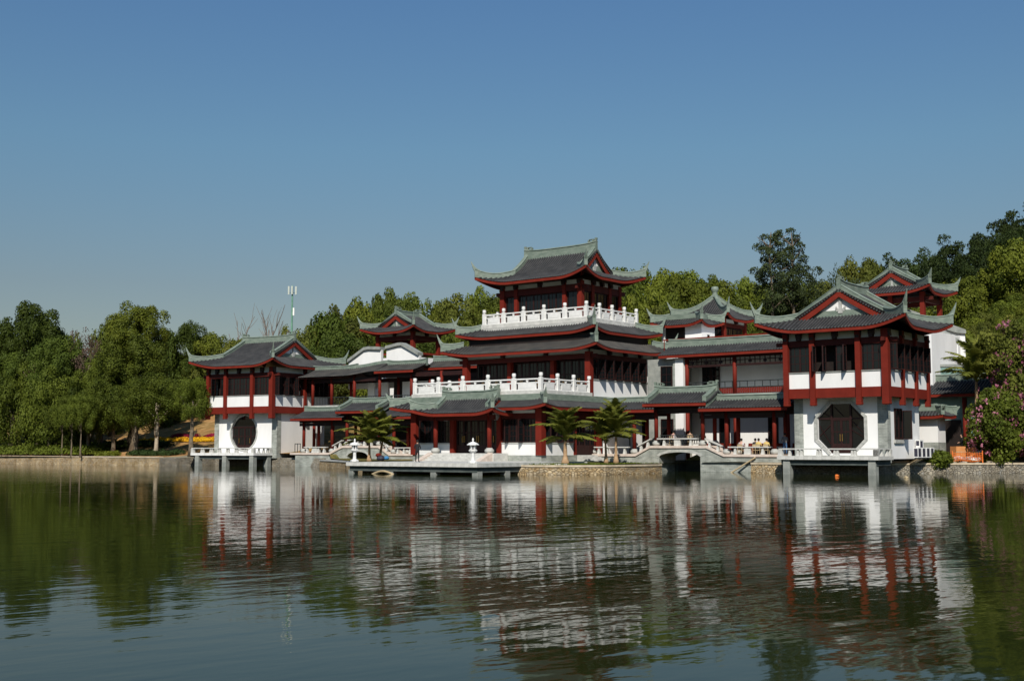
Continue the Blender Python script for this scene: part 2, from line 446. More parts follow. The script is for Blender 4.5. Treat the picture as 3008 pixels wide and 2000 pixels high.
# ------------------------------------------------------------------ Chinese roofs
def roof(T, cx, cy, a, b, z0, rise, kind='hipgable', axis='x', D=None, ds=2.3, mid=None, ov=0.5, lift=0.8, reach=3.2,
         flare=0.5, horn=1.0, sp=0.28, topridge=False, ridge_h=0.6, tile='tile', skip=(), verge=True, board=True,
         gable_col='white', name='roof', ridge=True, hips=None, finial=False, ornament=True):
    """a: half size along the ridge, b: half size across it, both at the eaves. d is the distance in from the eave."""
    dmax = {'hipgable': b, 'skirt': D, 'pyramid': a, 'gable': b}[kind]
    if mid is None: mid = 0.42 * rise * (ds / dmax) / 0.5 if kind == 'hipgable' else None
    if kind == 'hipgable':     # curve through (ds, mid) and (b, rise)
        be = (rise - mid * b / ds) / (b * b - ds * b); al = (mid - be * ds * ds) / ds
    else:
        k = 0.32 if kind != 'skirt' else 0.15
        al = rise / dmax * (1 - k); be = rise * k / dmax ** 2
    g = a - ds if kind == 'hipgable' else None
    def prof(d): return z0 + al * d + be * d * d
    def mp(x, y, z):
        return (cx + x, cy + y, z) if axis == 'x' else (cx - y, cy + x, z)
    def field(x, y, d):
        q = max(a - abs(x), b - abs(y), 0)
        c = max(0.0, 1 - q / reach) ** 2 if lift else 0.0
        f = flare * c
        return x + math.copysign(f, x), y + math.copysign(f, y), prof(d) + lift * c
    def slope_pt(sl, s, d):
        x, y = {'f': (s, -(b - d)), 'b': (s, b - d), 'l': (-(a - d), s), 'r': (a - d, s)}[sl]
        return field(x, y, d)
    slopes = ['f', 'b'] if kind == 'gable' else ['f', 'b', 'l', 'r']
    slopes = [s for s in slopes if s not in skip]
    def dlim(sl, s):
        s = abs(s)
        if kind == 'gable': return b
        if kind == 'pyramid': return max(0.0, a - s)
        if kind == 'skirt': return min(D, (a if sl in 'fb' else b) - s)
        if sl in 'fb': return b if s <= g + ov else max(0.0, a - s)
        return max(0.0, min(ds, b - s))
    def half(sl): return a if sl in 'fb' else b
    R_ = MB(); S_ = MB(); TR = MB(); EBS = []
    for sl in slopes:
        EB = MB(); EBS.append(EB)
        hw = half(sl)
        st = set(np.linspace(-hw, hw, max(8, int(2 * hw / 0.5))).tolist())
        if kind == 'hipgable' and sl in 'fb': st |= {-(g + ov), g + ov, -(g + ov) - 1e-3, g + ov + 1e-3}
        st = sorted(st)
        nd = 6
        for i in range(len(st) - 1):
            s0, s1 = st[i], st[i + 1]
            top = []; bot = []
            for s in (s0, s1):
                L = dlim(sl, s)
                top.append([mp(*slope_pt(sl, s, L * j / nd)) for j in range(nd + 1)])
                bot.append([(p[0], p[1], p[2] - 0.17) for p in top[-1]])
            for j in range(nd):
                R_.add([top[0][j], top[1][j], top[1][j + 1], top[0][j + 1]], [(0, 1, 2, 3)])
                S_.add([bot[0][j], bot[1][j], bot[1][j + 1], bot[0][j + 1]], [(0, 3, 2, 1)])
        # rows of barrel tiles
        n = int(2 * hw / sp); r = sp * 0.26
        for i in range(n + 1):
            s = -hw + (2 * hw - n * sp) / 2 + i * sp
            L = dlim(sl, s)
            if L < 0.12: continue
            ns = 7 if L > 2 else 4
            lp = []
            for j in range(ns + 1):
                d = -0.07 + (L + 0.07) * j / ns
                x, y, z = slope_pt(sl, s, max(d, 0))
                if d < 0:
                    if sl == 'f': y += d
                    elif sl == 'b': y -= d
                    elif sl == 'l': x += d
                    else: x -= d
                    z += al * d
                e = (1, 0) if sl in 'fb' else (0, 1)
                row = []
                for k, h in ((-1, -0.1), (-0.8, 0.75), (0, 1.2), (0.8, 0.75), (1, -0.1)):
                    row.append(mp(x + e[0] * k * r, y + e[1] * k * r, z + 0.02 + h * r))
                lp.append(row)
            vs = [p for l in lp for p in l]; fs = []
            for j in range(ns):
                for k in range(4): fs.append((j * 5 + k, j * 5 + k + 1, (j + 1) * 5 + k + 1, (j + 1) * 5 + k))
            fs.append((4, 3, 2, 1, 0))
            TR.add(vs, fs)
        # eave board
        es = np.linspace(-hw, hw, max(10, int(2 * hw / 0.35)))
        pr = None
        for s in es:
            x, y, z = slope_pt(sl, s, 0.0)
            x2, y2, _ = slope_pt(sl, s, min(0.14, 0.14)) if abs(s) < hw - 0.15 else (x * 0.985, y * 0.985, 0)
            o = {'f': (0, -0.015), 'b': (0, 0.015), 'l': (-0.015, 0), 'r': (0.015, 0)}[sl]
            cur = [mp(x + o[0], y + o[1], z - 0.05), mp(x + o[0], y + o[1], z - 0.29), mp(x2, y2, z - 0.29), mp(x2, y2, z - 0.05)]
            if pr: EB.add(pr + cur, [(0, 1, 5, 4), (1, 2, 6, 5), (2, 3, 7, 6), (3, 0, 4, 7)])
            pr = cur
    rf = R_.build(name, M['tile_pan'], T, smooth=True, fix=False)
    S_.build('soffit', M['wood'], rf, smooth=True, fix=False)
    TR.build('tile_rows', M[tile], rf, kind='stuff', smooth=True, fix=False)
    if board:
        for EB in EBS: EB.build('eave_board', M['eave_red'], rf, fix=True)
    # hip ridges with upturned horns
    if kind != 'gable':
        hstart = {'hipgable': ds, 'skirt': D, 'pyramid': a - 0.05}[kind]
        for sx in (-1, 1):
            for sy in (-1, 1):
                if hips is not None and (sx, sy) not in hips: continue
                mb = MB(); lp = []; cap = []
                dg = Vector((sx, sy, 0)).normalized(); pe = Vector((-sy, sx, 0)).normalized()
                w0 = 0.15
                for i in range(13):
                    d = hstart * (1 - i / 12)
                    x, y, z = field(sx * (a - d), sy * (b - d), d)
                    h = 0.36 + 0.34 * max(0, (1.3 - d) / 1.3) ** 2
                    c = Vector((x, y, 0))
                    lp.append([(c - pe * w0) + Vector((0, 0, z - 0.06)), (c + pe * w0) + Vector((0, 0, z - 0.06)),
                               (c + pe * w0) + Vector((0, 0, z + h)), (c - pe * w0) + Vector((0, 0, z + h))])
                    cap.append((c, z + h, w0 + 0.05))
                cx0, cy0, cz = field(sx * a, sy * b, 0)
                c0 = Vector((cx0, cy0, 0)); ht = 0.70
                # horn: leaves the end of the ridge and sweeps up to a point
                hn = []
                for i in range(8):
                    t = i / 7
                    out = -0.25 + 0.62 * t ** 0.8
                    zt = cz + ht - 0.02 + horn * t ** 1.5
                    th = 0.44 * (1 - t) ** 0.8 + 0.04; w = 0.14 * (1 - t) + 0.03
                    c = c0 + dg * out
                    hn.append([(c - pe * w) + Vector((0, 0, zt - th)), (c + pe * w) + Vector((0, 0, zt - th)),
                               (c + pe * w) + dg * (-th * 0.45) + Vector((0, 0, zt)), (c - pe * w) + dg * (-th * 0.45) + Vector((0, 0, zt))])
                mb.loops([[mp(*p) for p in l] for l in lp])
                mb.loops([[mp(*p) for p in l] for l in hn])
                cl = []
                for c, z, w in cap:
                    cl.append([mp(*((c - pe * w) + Vector((0, 0, z)))), mp(*((c + pe * w) + Vector((0, 0, z)))),
                               mp(*((c + pe * w * 0.7) + Vector((0, 0, z + 0.09)))), mp(*((c - pe * w * 0.7) + Vector((0, 0, z + 0.09))))])
                mb.loops(cl)
                mb.build('hip_ridge', M['green'], rf)
    ze = prof(dmax)
    if kind == 'hipgable' or (kind == 'gable' and ridge):
        xe = (g + ov) if kind == 'hipgable' else a
        mb = MB(); lp = []
        for i in range(17):
            x = xe * (-1 + i / 8)
            up = 0.16 * (abs(x) / xe) ** 4
            lp.append([mp(x, -0.19, ze - 0.25), mp(x, 0.19, ze - 0.25), mp(x, 0.16, ze + ridge_h + up), mp(x, -0.16, ze + ridge_h + up)])
        mb.loops(lp)
        lp = []
        for i in range(17):
            x = xe * (-1 + i / 8); up = 0.16 * (abs(x) / xe) ** 4
            z = ze + ridge_h + up
            lp.append([mp(x, -0.23, z), mp(x, 0.23, z), mp(x, 0.15, z + 0.10), mp(x, -0.15, z + 0.10)])
        mb.loops(lp)
        mb.build('main_ridge', M['green'], rf)
        if ornament:
            for sx in (-1, 1):
                mb = MB(); z = ze + ridge_h + 0.2
                def ob(x0, x1, za, zb, w=0.12):
                    p = [mp(sx * x0, -w, 0), mp(sx * x1, w, 0)]
                    xs = sorted((p[0][0], p[1][0])); ys = sorted((p[0][1], p[1][1]))
                    mb.box(xs[0], ys[0], z + za, xs[1], ys[1], z + zb)
                ob(xe - 0.95, xe - 0.05, 0.0, 0.07); ob(xe - 0.95, xe - 0.80, 0.07, 0.19); ob(xe - 0.80, xe - 0.30, 0.20, 0.27)
                ob(xe - 0.45, xe - 0.30, 0.07, 0.20); ob(xe - 0.16, xe + 0.02, 0.0, 0.36, 0.10); ob(xe - 0.04, xe + 0.08, 0.22, 0.34, 0.07)
                mb.build('ridge_ornament', M['green'], rf)
    if (kind == 'hipgable' or kind == 'gable') and verge:
        d0 = ds - 0.25 if kind == 'hipgable' else 0.25
        xv = (g + ov) if kind == 'hipgable' else a
        for sx in (-1, 1):
            vt = MB()
            for sy in (-1, 1):
                mb = MB(); lp = []; cl = []
                N = 10
                for i in range(N + 1):
                    d = d0 + (b - d0) * i / N
                    z = prof(d); y = sy * (b - d)
                    hh = 0.42
                    xo, xi = sx * (xv - 0.10), sx * (xv - 0.46)
                    lp.append([mp(xi, y, z - 0.05), mp(xo, y, z - 0.05), mp(xo, y, z + hh), mp(xi, y, z + hh)])
                    xo, xi = sx * (xv - 0.06), sx * (xv - 0.50)
                    cl.append([mp(xi, y, z + hh), mp(xo, y, z + hh), mp(xo - sx * 0.08, y, z + hh + 0.09), mp(xi + sx * 0.08, y, z + hh + 0.09)])
                mb.loops(lp); mb.loops(cl)
                mb.build('verge_ridge', M['green'], rf)
                # bargeboard following the slope
                bb = MB(); lp = []
                bh = 0.52 if kind == 'hipgable' else 0.34
                for i in range(N + 1):
                    d = d0 - 0.1 + (b - d0 + 0.1) * i / N
                    z = prof(d) - 0.12; y = sy * (b - d)
                    x1, x2 = sx * (xv - 0.02), sx * (xv - 0.12)
                    lp.append([mp(x1, y, z - bh), mp(x1, y, z), mp(x2, y, z), mp(x2, y, z - bh)])
                bb.loops(lp)
                bb.build('bargeboard', M['eave_red' if kind == 'hipgable' else 'green'], rf)
                # tile ends along the rake
                nn = int((b - d0) * 1.25 / 0.26)
                for i in range(nn):
                    d = d0 + (b - d0) * (i + 0.5) / nn
                    z = prof(d) - 0.02; y = sy * (b - d)
                    c1 = []; c2 = []
                    for k in range(7):
                        t = 2 * math.pi * k / 7
                        c1.append(mp(sx * (xv - 0.3), y + 0.085 * math.cos(t), z + 0.085 * math.sin(t)))
                        c2.append(mp(sx * (xv + 0.07), y + 0.085 * math.cos(t), z + 0.085 * math.sin(t)))
                    vt.loops([c1, c2])
            vt.build('verge_tiles', M[tile], rf, kind='stuff')
            if kind == 'hipgable':
                gw = MB(); xg = sx * (g + ov - 0.45)
                N = 8
                up = [(-(b - (ds - 0.2 + (b - ds + 0.2) * i / N)), prof(ds - 0.2 + (b - ds + 0.2) * i / N) - 0.1) for i in range(N + 1)]
                pts = up + [(-y, z) for y, z in up[::-1][1:]]
                q0 = [mp(xg - 0.08, y, z) for y, z in pts]; q1 = [mp(xg + 0.08, y, z) for y, z in pts]
                n = len(pts)
                gw.add(q0 + q1, [tuple(range(n)), tuple(range(n, 2 * n))[::-1]] + [(i, n + i, n + (i + 1) % n, (i + 1) % n) for i in range(n)])
                gw.build('gable_wall', M[gable_col], rf)
                gs = MB(); zg = prof(ds); yb = b - ds - 0.55
                poly = [(-yb, zg - 0.2), (yb, zg - 0.2), (yb * 0.62, zg + 0.40), (-yb * 0.62, zg + 0.40)]
                q0 = [mp(xg, y, z) for y, z in poly]; q1 = [mp(xg + sx * 0.16, y, z) for y, z in poly]
                gs.loops([q0, q1]); gs.build('gable_sill', M['green'], rf)
                go = MB(); zc = prof(b) - 0.95
                def obx(y0, y1, za, zb, t=0.2):
                    p = [mp(xg + sx * 0.08, y0, 0), mp(xg + sx * t, y1, 0)]
                    xs = sorted((p[0][0], p[1][0])); ys = sorted((p[0][1], p[1][1]))
                    go.box(xs[0], ys[0], za, xs[1], ys[1], zb)
                obx(-0.11, 0.11, zc - 0.75, zc + 0.12); obx(-0.36, 0.36, zc - 0.83, zc - 0.60, 0.18); obx(-0.19, 0.19, zc - 1.0, zc - 0.62, 0.22)
                obx(-0.42, -0.28, zc - 0.72, zc - 0.46, 0.18); obx(0.28, 0.42, zc - 0.72, zc - 0.46, 0.18)
                go.build('gable_pendant', M['drum'], rf)
    if topridge:
        mb = MB(); A, B = a - D, b - D; zt = prof(D)
        for (x0, y0, x1, y1) in ((-A - .34, -B - .34, A + .34, -B), (-A - .34, B, A + .34, B + .34), (-A - .34, -B + .005, -A, B - .005), (A, -B + .005, A + .34, B - .005)):
            p, q = mp(x0, y0, 0), mp(x1, y1, 0)
            mb.box(min(p[0], q[0]), min(p[1], q[1]), zt - 0.15, max(p[0], q[0]), max(p[1], q[1]), zt + topridge)
        mb.build('top_ridge', M['green'], rf)
    if finial:
        mb = MB()
        z = ze
        mb.lathe(*mp(0, 0, 0)[:2], [(0.30, z - 0.1), (0.34, z + 0.15), (0.24, z + 0.22), (0.30, z + 0.32), (0.24, z + 0.42), (0.26, z + 0.5), (0.38, z + 0.72), (0.40, z + 0.95), (0.30, z + 1.1), (0.12, z + 1.14)], 14)
        mb.build('finial', M['green'], rf, smooth=True)
    return rf

# ------------------------------------------------------------------ building pieces
CACHE = {}
def cached(key, fn):
    if key not in CACHE: CACHE[key] = fn()
    return CACHE[key]

def window(T, x, y, z, w, h, rot=0.0, grid=(1, 3), solid=0.0, name='window', label=None, open_to=None, handle=False):
    """one casement: frame with lattice bars; pane is its sub-part. (x,y,z): middle of its sill; rot turns the outside face from -y."""
    key = ('win', round(w, 2), round(h, 2), grid, round(solid, 2))
    def mk():
        f = MB(); t = 0.075
        f.box(-w / 2, -0.05, 0, -w / 2 + t, 0.05, h); f.box(w / 2 - t, -0.05, 0, w / 2, 0.05, h)
        f.box(-w / 2 + t, -0.05, 0, w / 2 - t, 0.05, t + solid); f.box(-w / 2 + t, -0.05, h - t, w / 2 - t, 0.05, h)
        zb, zt = t + solid, h - t
        for i in range(1, grid[0]):
            xx = -w / 2 + t + (w - 2 * t) * i / grid[0]
            f.box(xx - 0.02, -0.03, zb, xx + 0.02, 0.03, zt)
        for j in range(1, grid[1]):
            zz = zb + (zt - zb) * j / grid[1]
            f.box(-w / 2 + t, -0.025, zz - 0.02, w / 2 - t, 0.025, zz + 0.02)
        p = MB().box(-w / 2 + t, -0.008, zb, w / 2 - t, 0.008, zt)
        return f.mesh('window_frame', M['wood']), p.mesh('pane', M['glass'])
    fm, pm = cached(key, mk)
    o = place(name, fm, T, (x, y, z), rot, label)
    link_child('pane', pm, o)
    if handle:
        hm = cached('handle', lambda: MB().box(-0.016, -0.10, 0, 0.016, -0.05, 0.34).mesh('handle', M['brass']))
        link_child('handle', hm, o, loc=(handle * w * 0.36, 0, h * 0.34))
    return o

def column(T, x, y, z0, z1, s=0.4, round_=False, drum=False, name='column'):
    key = ('col', round(z1 - z0, 2), round(s, 2), round_, drum)
    def mk():
        m_ = MB(); h = z1 - z0
        if round_: m_.lathe(0, 0, [(s / 2, 0.42 if drum else 0), (s / 2, h)], 14)
        else: m_.boxc(0, 0, 0, s, s, h)
        return m_.mesh('column', M['red'], smooth=round_ )
    o = place(name, cached(key, mk), T, (x, y, z0))
    if round_:
        # flat shading artefacts are avoided by sharp caps being hidden
        pass
    if drum:
        dm = cached(('drum', s), lambda: MB().lathe(0, 0, [(s * 0.62, 0), (s * 0.95, 0.10), (s * 1.02, 0.22), (s * 0.90, 0.34), (s * 0.66, 0.38), (s * 0.7, 0.44), (s * 0.52, 0.46)], 16).mesh('column_base', M['drum'], smooth=True))
        link_child('column_base', dm, o)
    return o

def marble_balustrade(label, F, path, z, nb, group, scale=1.0, zshift=0.0, base_h=0.42):
    """path: corner points; nb: number of bays of every leg"""
    T = thing('marble_balustrade', label, 'balustrade', F, (path[0][0], path[0][1], z), group, scale, zshift)
    def post():
        m_ = MB(); m_.boxc(0, 0, 0, 0.27, 0.27, 1.08)
        m_.lathe(0, 0, [(0.10, 1.08), (0.10, 1.14), (0.15, 1.16), (0.17, 1.22), (0.17, 1.40), (0.15, 1.45), (0.05, 1.47)], 12)
        return m_.mesh('post', M['marble'])
    pm = cached('mpost', post)
    done = set()
    for (p, q), n in zip(zip(path[:-1], path[1:]), nb):
        p, q = Vector((*p, 0)), Vector((*q, 0)); d = (q - p); L = d.length; d.normalize()
        rot = math.atan2(d.y, d.x); w = L / n
        b_ = MB(); a0 = p - d * 0.2; a1 = q + d * 0.2; nn = Vector((-d.y, d.x, 0))
        cxx = (a0 + a1) / 2
        b_.boxc(cxx.x, cxx.y, z - base_h, L + 0.4, 0.42 + rng.random() * 0.01, base_h, rot)
        b_.build('base_course', M['granite'], T)
        def panel():
            m_ = MB(); W_ = w - 0.27; h = W_ / 2
            m_.box(-h, -0.06, 0, h, 0.06, 0.09)                        # bottom rail
            m_.box(-h, -0.06, 0.58, h, 0.06, 0.68)                     # middle rail
            m_.box(-h + 0.34, -0.05, 0.09, h - 0.34, 0.05, 0.58)       # carved panel
            m_.box(-h + 0.42, -0.07, 0.16, h - 0.42, 0.07, 0.51)
            m_.box(-h, -0.06, 0.09, -h + 0.12, 0.06, 0.58); m_.box(h - 0.12, -0.06, 0.09, h, 0.06, 0.58)
            for k in (-1, 0, 1):
                xx = k * (h - 0.06)
                m_.add([(xx - 0.05, -0.05, 0.68), (xx + 0.05, -0.05, 0.68), (xx + 0.05, 0.05, 0.68), (xx - 0.05, 0.05, 0.68),
                        (xx - 0.13, -0.05, 0.86), (xx + 0.13, -0.05, 0.86), (xx + 0.13, 0.05, 0.86), (xx - 0.13, 0.05, 0.86)],
                       [(0, 3, 2, 1), (4, 5, 6, 7), (0, 1, 5, 4), (1, 2, 6, 5), (2, 3, 7, 6), (3, 0, 4, 7)])
            return m_.mesh('panel', M['marble'])
        def rail():
            m_ = MB(); W_ = w - 0.27
            m_.loops([[(x, 0.08 * math.cos(t), 0.93 + 0.07 * math.sin(t)) for t in [k * math.pi / 4 for k in range(8)]] for x in (-W_ / 2, W_ / 2)])
            return m_.mesh('handrail', M['marble'])
        pk, rk = cached(('mpanel', round(w, 2)), panel), cached(('mrail', round(w, 2)), rail)
        for i in range(n + 1):
            c = p + d * (w * i); k = (round(c.x, 2), round(c.y, 2))
            if k not in done:
                done.add(k); place('post', pm, T, (c.x, c.y, z), rot)
            if i < n:
                c2 = c + d * w / 2
                o = place('panel', pk, T, (c2.x, c2.y, z), rot)
                link_child('handrail', rk, o)
    return T

def bench_rail(T, F, p, q, zp, zq, legs=4, solid=False, mat='granite'):
    """low stone bench along the kerb: a slab on splayed legs, level or raking"""
    p, q = Vector((*p, zp)), Vector((*q, zq)); d = q - p; L = d.length
    hor = Vector((d.x, d.y, 0)).normalized(); rot = math.atan2(hor.y, hor.x)
    s_ = MB()
    up = Vector((0, 0, 0.56)); nn = Vector((-hor.y, hor.x, 0)) * 0.2
    vs = []
    for e in (p, q):
        for k, h in ((-1, 0), (1, 0), (1, 0.10), (-1, 0.10)): vs.append(e + up + nn * k + Vector((0, 0, h)))
    s_.add(vs, [(0, 3, 2, 1), (4, 5, 6, 7), (0, 1, 5, 4), (1, 2, 6, 5), (2, 3, 7, 6), (3, 0, 4, 7)])
    o = s_.build('bench_slab', M[mat], T)
    lm = cached(('bleg', mat), lambda: MB().boxc(0, 0, 0, 0.26, 0.34, 0.56, 0, taper=0.5).mesh('bench_leg', M[mat]))
    for i in range(legs):
        c = p + d * ((i + 0.5) / legs)
        l = link_child('bench_leg', lm, o)
        ox, oy, oz = OFF[T.name]
        l.location = (c.x - ox, c.y - oy, c.z - oz); l.rotation_euler = (0, 0, rot)
    return o

def wall_with_hole(mb, x0, x1, z0, z1, y0, y1, hole, mi=0):
    """wall in the xz plane with an opening; hole: list of (x, z) going round"""
    cx = sum(p[0] for p in hole) / len(hole); cz = sum(p[1] for p in hole) / len(hole)
    def cast(x, z):
        dx, dz = x - cx, z - cz; t = 1e9
        if dx > 1e-6: t = min(t, (x1 - cx) / dx)
        if dx < -1e-6: t = min(t, (x0 - cx) / dx)
        if dz > 1e-6: t = min(t, (z1 - cz) / dz)
        if dz < -1e-6: t = min(t, (z0 - cz) / dz)
        return cx + dx * t, cz + dz * t
    pts = []
    for p in hole: pts.append((math.atan2(p[1] - cz, p[0] - cx), p, cast(*p)))
    def hole_at(ang):
        dx, dz = math.cos(ang), math.sin(ang); best = None
        for i in range(len(hole)):
            (ax, az), (bx, bz) = hole[i], hole[(i + 1) % len(hole)]
            ex, ez = bx - ax, bz - az; den = dx * ez - dz * ex
            if abs(den) < 1e-9: continue
            t = ((ax - cx) * ez - (az - cz) * ex) / den; u = ((ax - cx) * dz - (az - cz) * dx) / den
            if t > 0 and -1e-6 <= u <= 1 + 1e-6: best = t if best is None else max(best, t)
        return cx + dx * best, cz + dz * best
    for c in ((x0, z0), (x1, z0), (x1, z1), (x0, z1)):
        an = math.atan2(c[1] - cz, c[0] - cx)
        pts.append((an, hole_at(an), c))
    pts.sort(key=lambda t: t[0])
    n = len(pts)
    for y, rev in ((y0, False), (y1, True)):
        for i in range(n):
            a, b_ = pts[i], pts[(i + 1) % n]
            q = [(a[1][0], y, a[1][1]), (a[2][0], y, a[2][1]), (b_[2][0], y, b_[2][1]), (b_[1][0], y, b_[1][1])]
            mb.add(q, [(3, 2, 1, 0) if rev else (0, 1, 2, 3)], mi)
    for i in range(n):
        a, b_ = pts[i], pts[(i + 1) % n]
        mb.add([(a[1][0], y0, a[1][1]), (b_[1][0], y0, b_[1][1]), (b_[1][0], y1, b_[1][1]), (a[1][0], y1, a[1][1])], [(0, 1, 2, 3)], mi)
        mb.add([(a[2][0], y0, a[2][1]), (b_[2][0], y0, b_[2][1]), (b_[2][0], y1, b_[2][1]), (a[2][0], y1, a[2][1])], [(0, 1, 2, 3)], mi)

# ------------------------------------------------------------------ ground, shore, water
def sm(t):
    t = min(1.0, max(0.0, t)); return t * t * (3 - 2 * t)

SHORE = [(-400, 4.4), (-86, 4.4), (-52.2, 4.9), (-51.6, 12.6), (-36.5, 12.6), (-31.5, 12.2), (-20, 4.0), (-12, -2.0), (-5, -4.0), (7.4, -5.1), (9.8, -4.8),
         (13.1, -2.9), (14.5, -0.3), (14.62, 3.8), (14.75, 6.4), (14.95, 12.65), (20.5, 12.9), (20.55, 11.3), (23.3, 11.2), (30.6, 12.0), (30.7, 15.6), (31.9, 18.6),
         (35.1, 22.0), (38.0, 26.1), (58, 50), (140, 120), (400, 200)]
def shore_v(u): return float(np.interp(u, [p[0] for p in SHORE], [p[1] for p in SHORE]))
def ground_uv(u, v):
    X, Y = FH.wor(u, v)
    b = float(np.interp(u, [-90, -50, -36, -15, 0, 12, 18, 25, 40, 80], [1.0, 1.0, 1.0, 0.80, 0.80, 0.74, 0.9, 0.82, 0.84, 0.9]))
    if u < -30: b += 0.45 * sm((v - 5) / 8)
    s1 = sm((v - float(np.interp(u, [-45, -35, 18, 26], [8, 15, 15, 31]))) / 38) * float(np.interp(u, [-90, -45, -20, 0, 20, 34, 45], [7.5, 6.5, 3.0, 3.5, 5, 5, 6]))
    hill = sm((v - 32) / 95) * float(np.interp(X, [-140, -50, -34, -28, -14, 0, 28, 50, 67, 84, 130, 220], [3, 3, 5, 9, 11, 13, 14, 14, 18, 24, 30, 36]))
    if -82 < u < -44: s1 += 2.4 * sm((v - 36) / 2.5) * sm((u + 82) / 8) * sm((-44 - u) / 3)
    rough = 0.25 * (noise.noise(Vector((u * 0.11, v * 0.11, 0))) + 0.5 * noise.noise(Vector((u * 0.4, v * 0.4, 3)))) * sm((v - shore_v(u) - 3) / 8)
    return b + s1 + hill + rough
def ground(X, Y): return ground_uv(*FH.loc(X, Y))

us = np.concatenate([np.arange(-400, -95, 12), np.arange(-95, 62, 0.5), np.arange(62, 401, 12)])
gv = []; gf = []; dist = [0.02, 0.6, 1.4, 2.4, 3.6, 5, 7, 9, 11.5, 14, 17, 20, 24, 28, 33, 38, 44, 50, 57, 65, 74, 84, 96, 110, 126, 150, 190, 260, 380, 600, 1000]
nd = len(dist)
for u in us:
    vs_ = shore_v(u)
    for d in dist:
        v = vs_ + d
        gv.append((u, v, ground_uv(u, v)))
for i in range(len(us) - 1):
    if 10.9 < us[i] < 14.8:      # the channel under the bridge
        continue
    for j in range(nd - 1):
        gf.append((i * nd + j, (i + 1) * nd + j, (i + 1) * nd + j + 1, i * nd + j + 1))
mb = MB(); mb.v = gv; mb.f = gf; mb.mi = [0] * len(gf)
# the bed of grass in front of the channel ends on a slanting edge
iu = [i for i in range(len(us)) if 10.9 < us[i] <= 15.0]
iu = [iu[0] - 1] + iu if us[iu[0]] > 11.0 else iu
vs0 = []; fs0 = []
for i in iu:
    a0 = shore_v(us[i]) + 0.02; a1 = max(a0 + 0.02, float(np.interp(us[i], [10.9, 14.7, 15.0], [12.4, 6.5, 6.4])))
    if us[i] > 14.8: a1 = a0 + 0.02
    for j in range(8):
        v = a0 + (a1 - a0) * j / 7; vs0.append((us[i], v, ground_uv(us[i], v)))
for i in range(len(iu) - 1):
    for j in range(7): fs0.append((i * 8 + j, (i + 1) * 8 + j, (i + 1) * 8 + j + 1, i * 8 + j + 1))
mb.add(vs0, fs0)
# behind the channel
iu = [i for i in range(len(us)) if 10.9 <= us[i] <= 15.3]
vs2 = []; fs2 = []
dd2 = [24.0, 25.0, 27, 30, 34, 38, 44, 52, 62, 75, 95, 130, 200, 400, 1000]
for i in iu:
    for d in dd2: vs2.append((us[i], d + 0.5, ground_uv(us[i], d + 0.5) + (0.35 if d < 26 else 0)))
for i in range(len(iu) - 1):
    for j in range(len(dd2) - 1):
        fs2.append((i * len(dd2) + j, (i + 1) * len(dd2) + j, (i + 1) * len(dd2) + j + 1, i * len(dd2) + j + 1))
mb.add(vs2, fs2)
me = bpy.data.meshes.new('ground')
me.from_pydata(mb.v, [], mb.f)
gr = bpy.data.objects.new('ground', me); COL.objects.link(gr)
gr.location = (*FH.wor(0, 0), 0); gr.rotation_euler = (0, 0, -FH.t); gr['kind'] = 'structure'
me.polygons.foreach_set('use_smooth', [True] * len(me.polygons))
att = me.attributes.new('earth', 'FLOAT', 'POINT')
ev = []
for (u, v, z) in mb.v:
    d = v - shore_v(u); e = 0.0
    if u < -50: e = 1.0 if d < 7 else (0.62 if d < 27 else 1.0 if 27 <= d < 44 else 0.5)
    elif -36 < u < -5 and v < 13: e = 0.15
    elif u < -30: e = 0.85 if v > 40 else 0.6
    elif u > 28: e = 0.9 if d < 6 else 0.6
    elif -6 < u < 16 and v < 10: e = 0.0
    else: e = 0.4
    ev.append(e)
att.data.foreach_set('value', ev)
m, nt, b = mat_new('ground')
tc = nt.nodes.new('ShaderNodeTexCoord'); at_ = nt.nodes.new('ShaderNodeAttribute'); at_.attribute_name = 'earth'
n1 = nt.nodes.new('ShaderNodeTexNoise'); n1.inputs['Scale'].default_value = 0.45; n1.inputs['Detail'].default_value = 10; n1.inputs['Roughness'].default_value = 0.7
nt.links.new(tc.outputs['Object'], n1.inputs['Vector'])
gr_ = ramp(nt, [(0.3, (0.050, 0.066, 0.018)), (0.55, (0.105, 0.115, 0.034)), (0.75, (0.17, 0.15, 0.06))]); nt.links.new(n1.outputs['Fac'], gr_.inputs[0])
n2 = nt.nodes.new('ShaderNodeTexNoise'); n2.inputs['Scale'].default_value = 1.1; n2.inputs['Detail'].default_value = 10; n2.inputs['Roughness'].default_value = 0.7
nt.links.new(tc.outputs['Object'], n2.inputs['Vector'])
er_ = ramp(nt, [(0.3, (0.22, 0.11, 0.045)), (0.5, (0.40, 0.215, 0.085)), (0.72, (0.54, 0.35, 0.17))]); nt.links.new(n2.outputs['Fac'], er_.inputs[0])
mx = nt.nodes.new('ShaderNodeMix'); mx.data_type = 'RGBA'
sb = nt.nodes.new('ShaderNodeMath'); sb.operation = 'ADD'
s2 = nt.nodes.new('ShaderNodeMath'); s2.operation = 'MULTIPLY_ADD'; s2.inputs[1].default_value = 2.2; s2.inputs[2].default_value = -1.1
nt.links.new(n1.outputs['Fac'], s2.inputs[0]); nt.links.new(s2.outputs[0], sb.inputs[0]); nt.links.new(at_.outputs['Fac'], sb.inputs[1]); sb.use_clamp = True
nt.links.new(sb.outputs[0], mx.inputs['Factor']); nt.links.new(gr_.outputs[0], mx.inputs['A']); nt.links.new(er_.outputs[0], mx.inputs['B'])
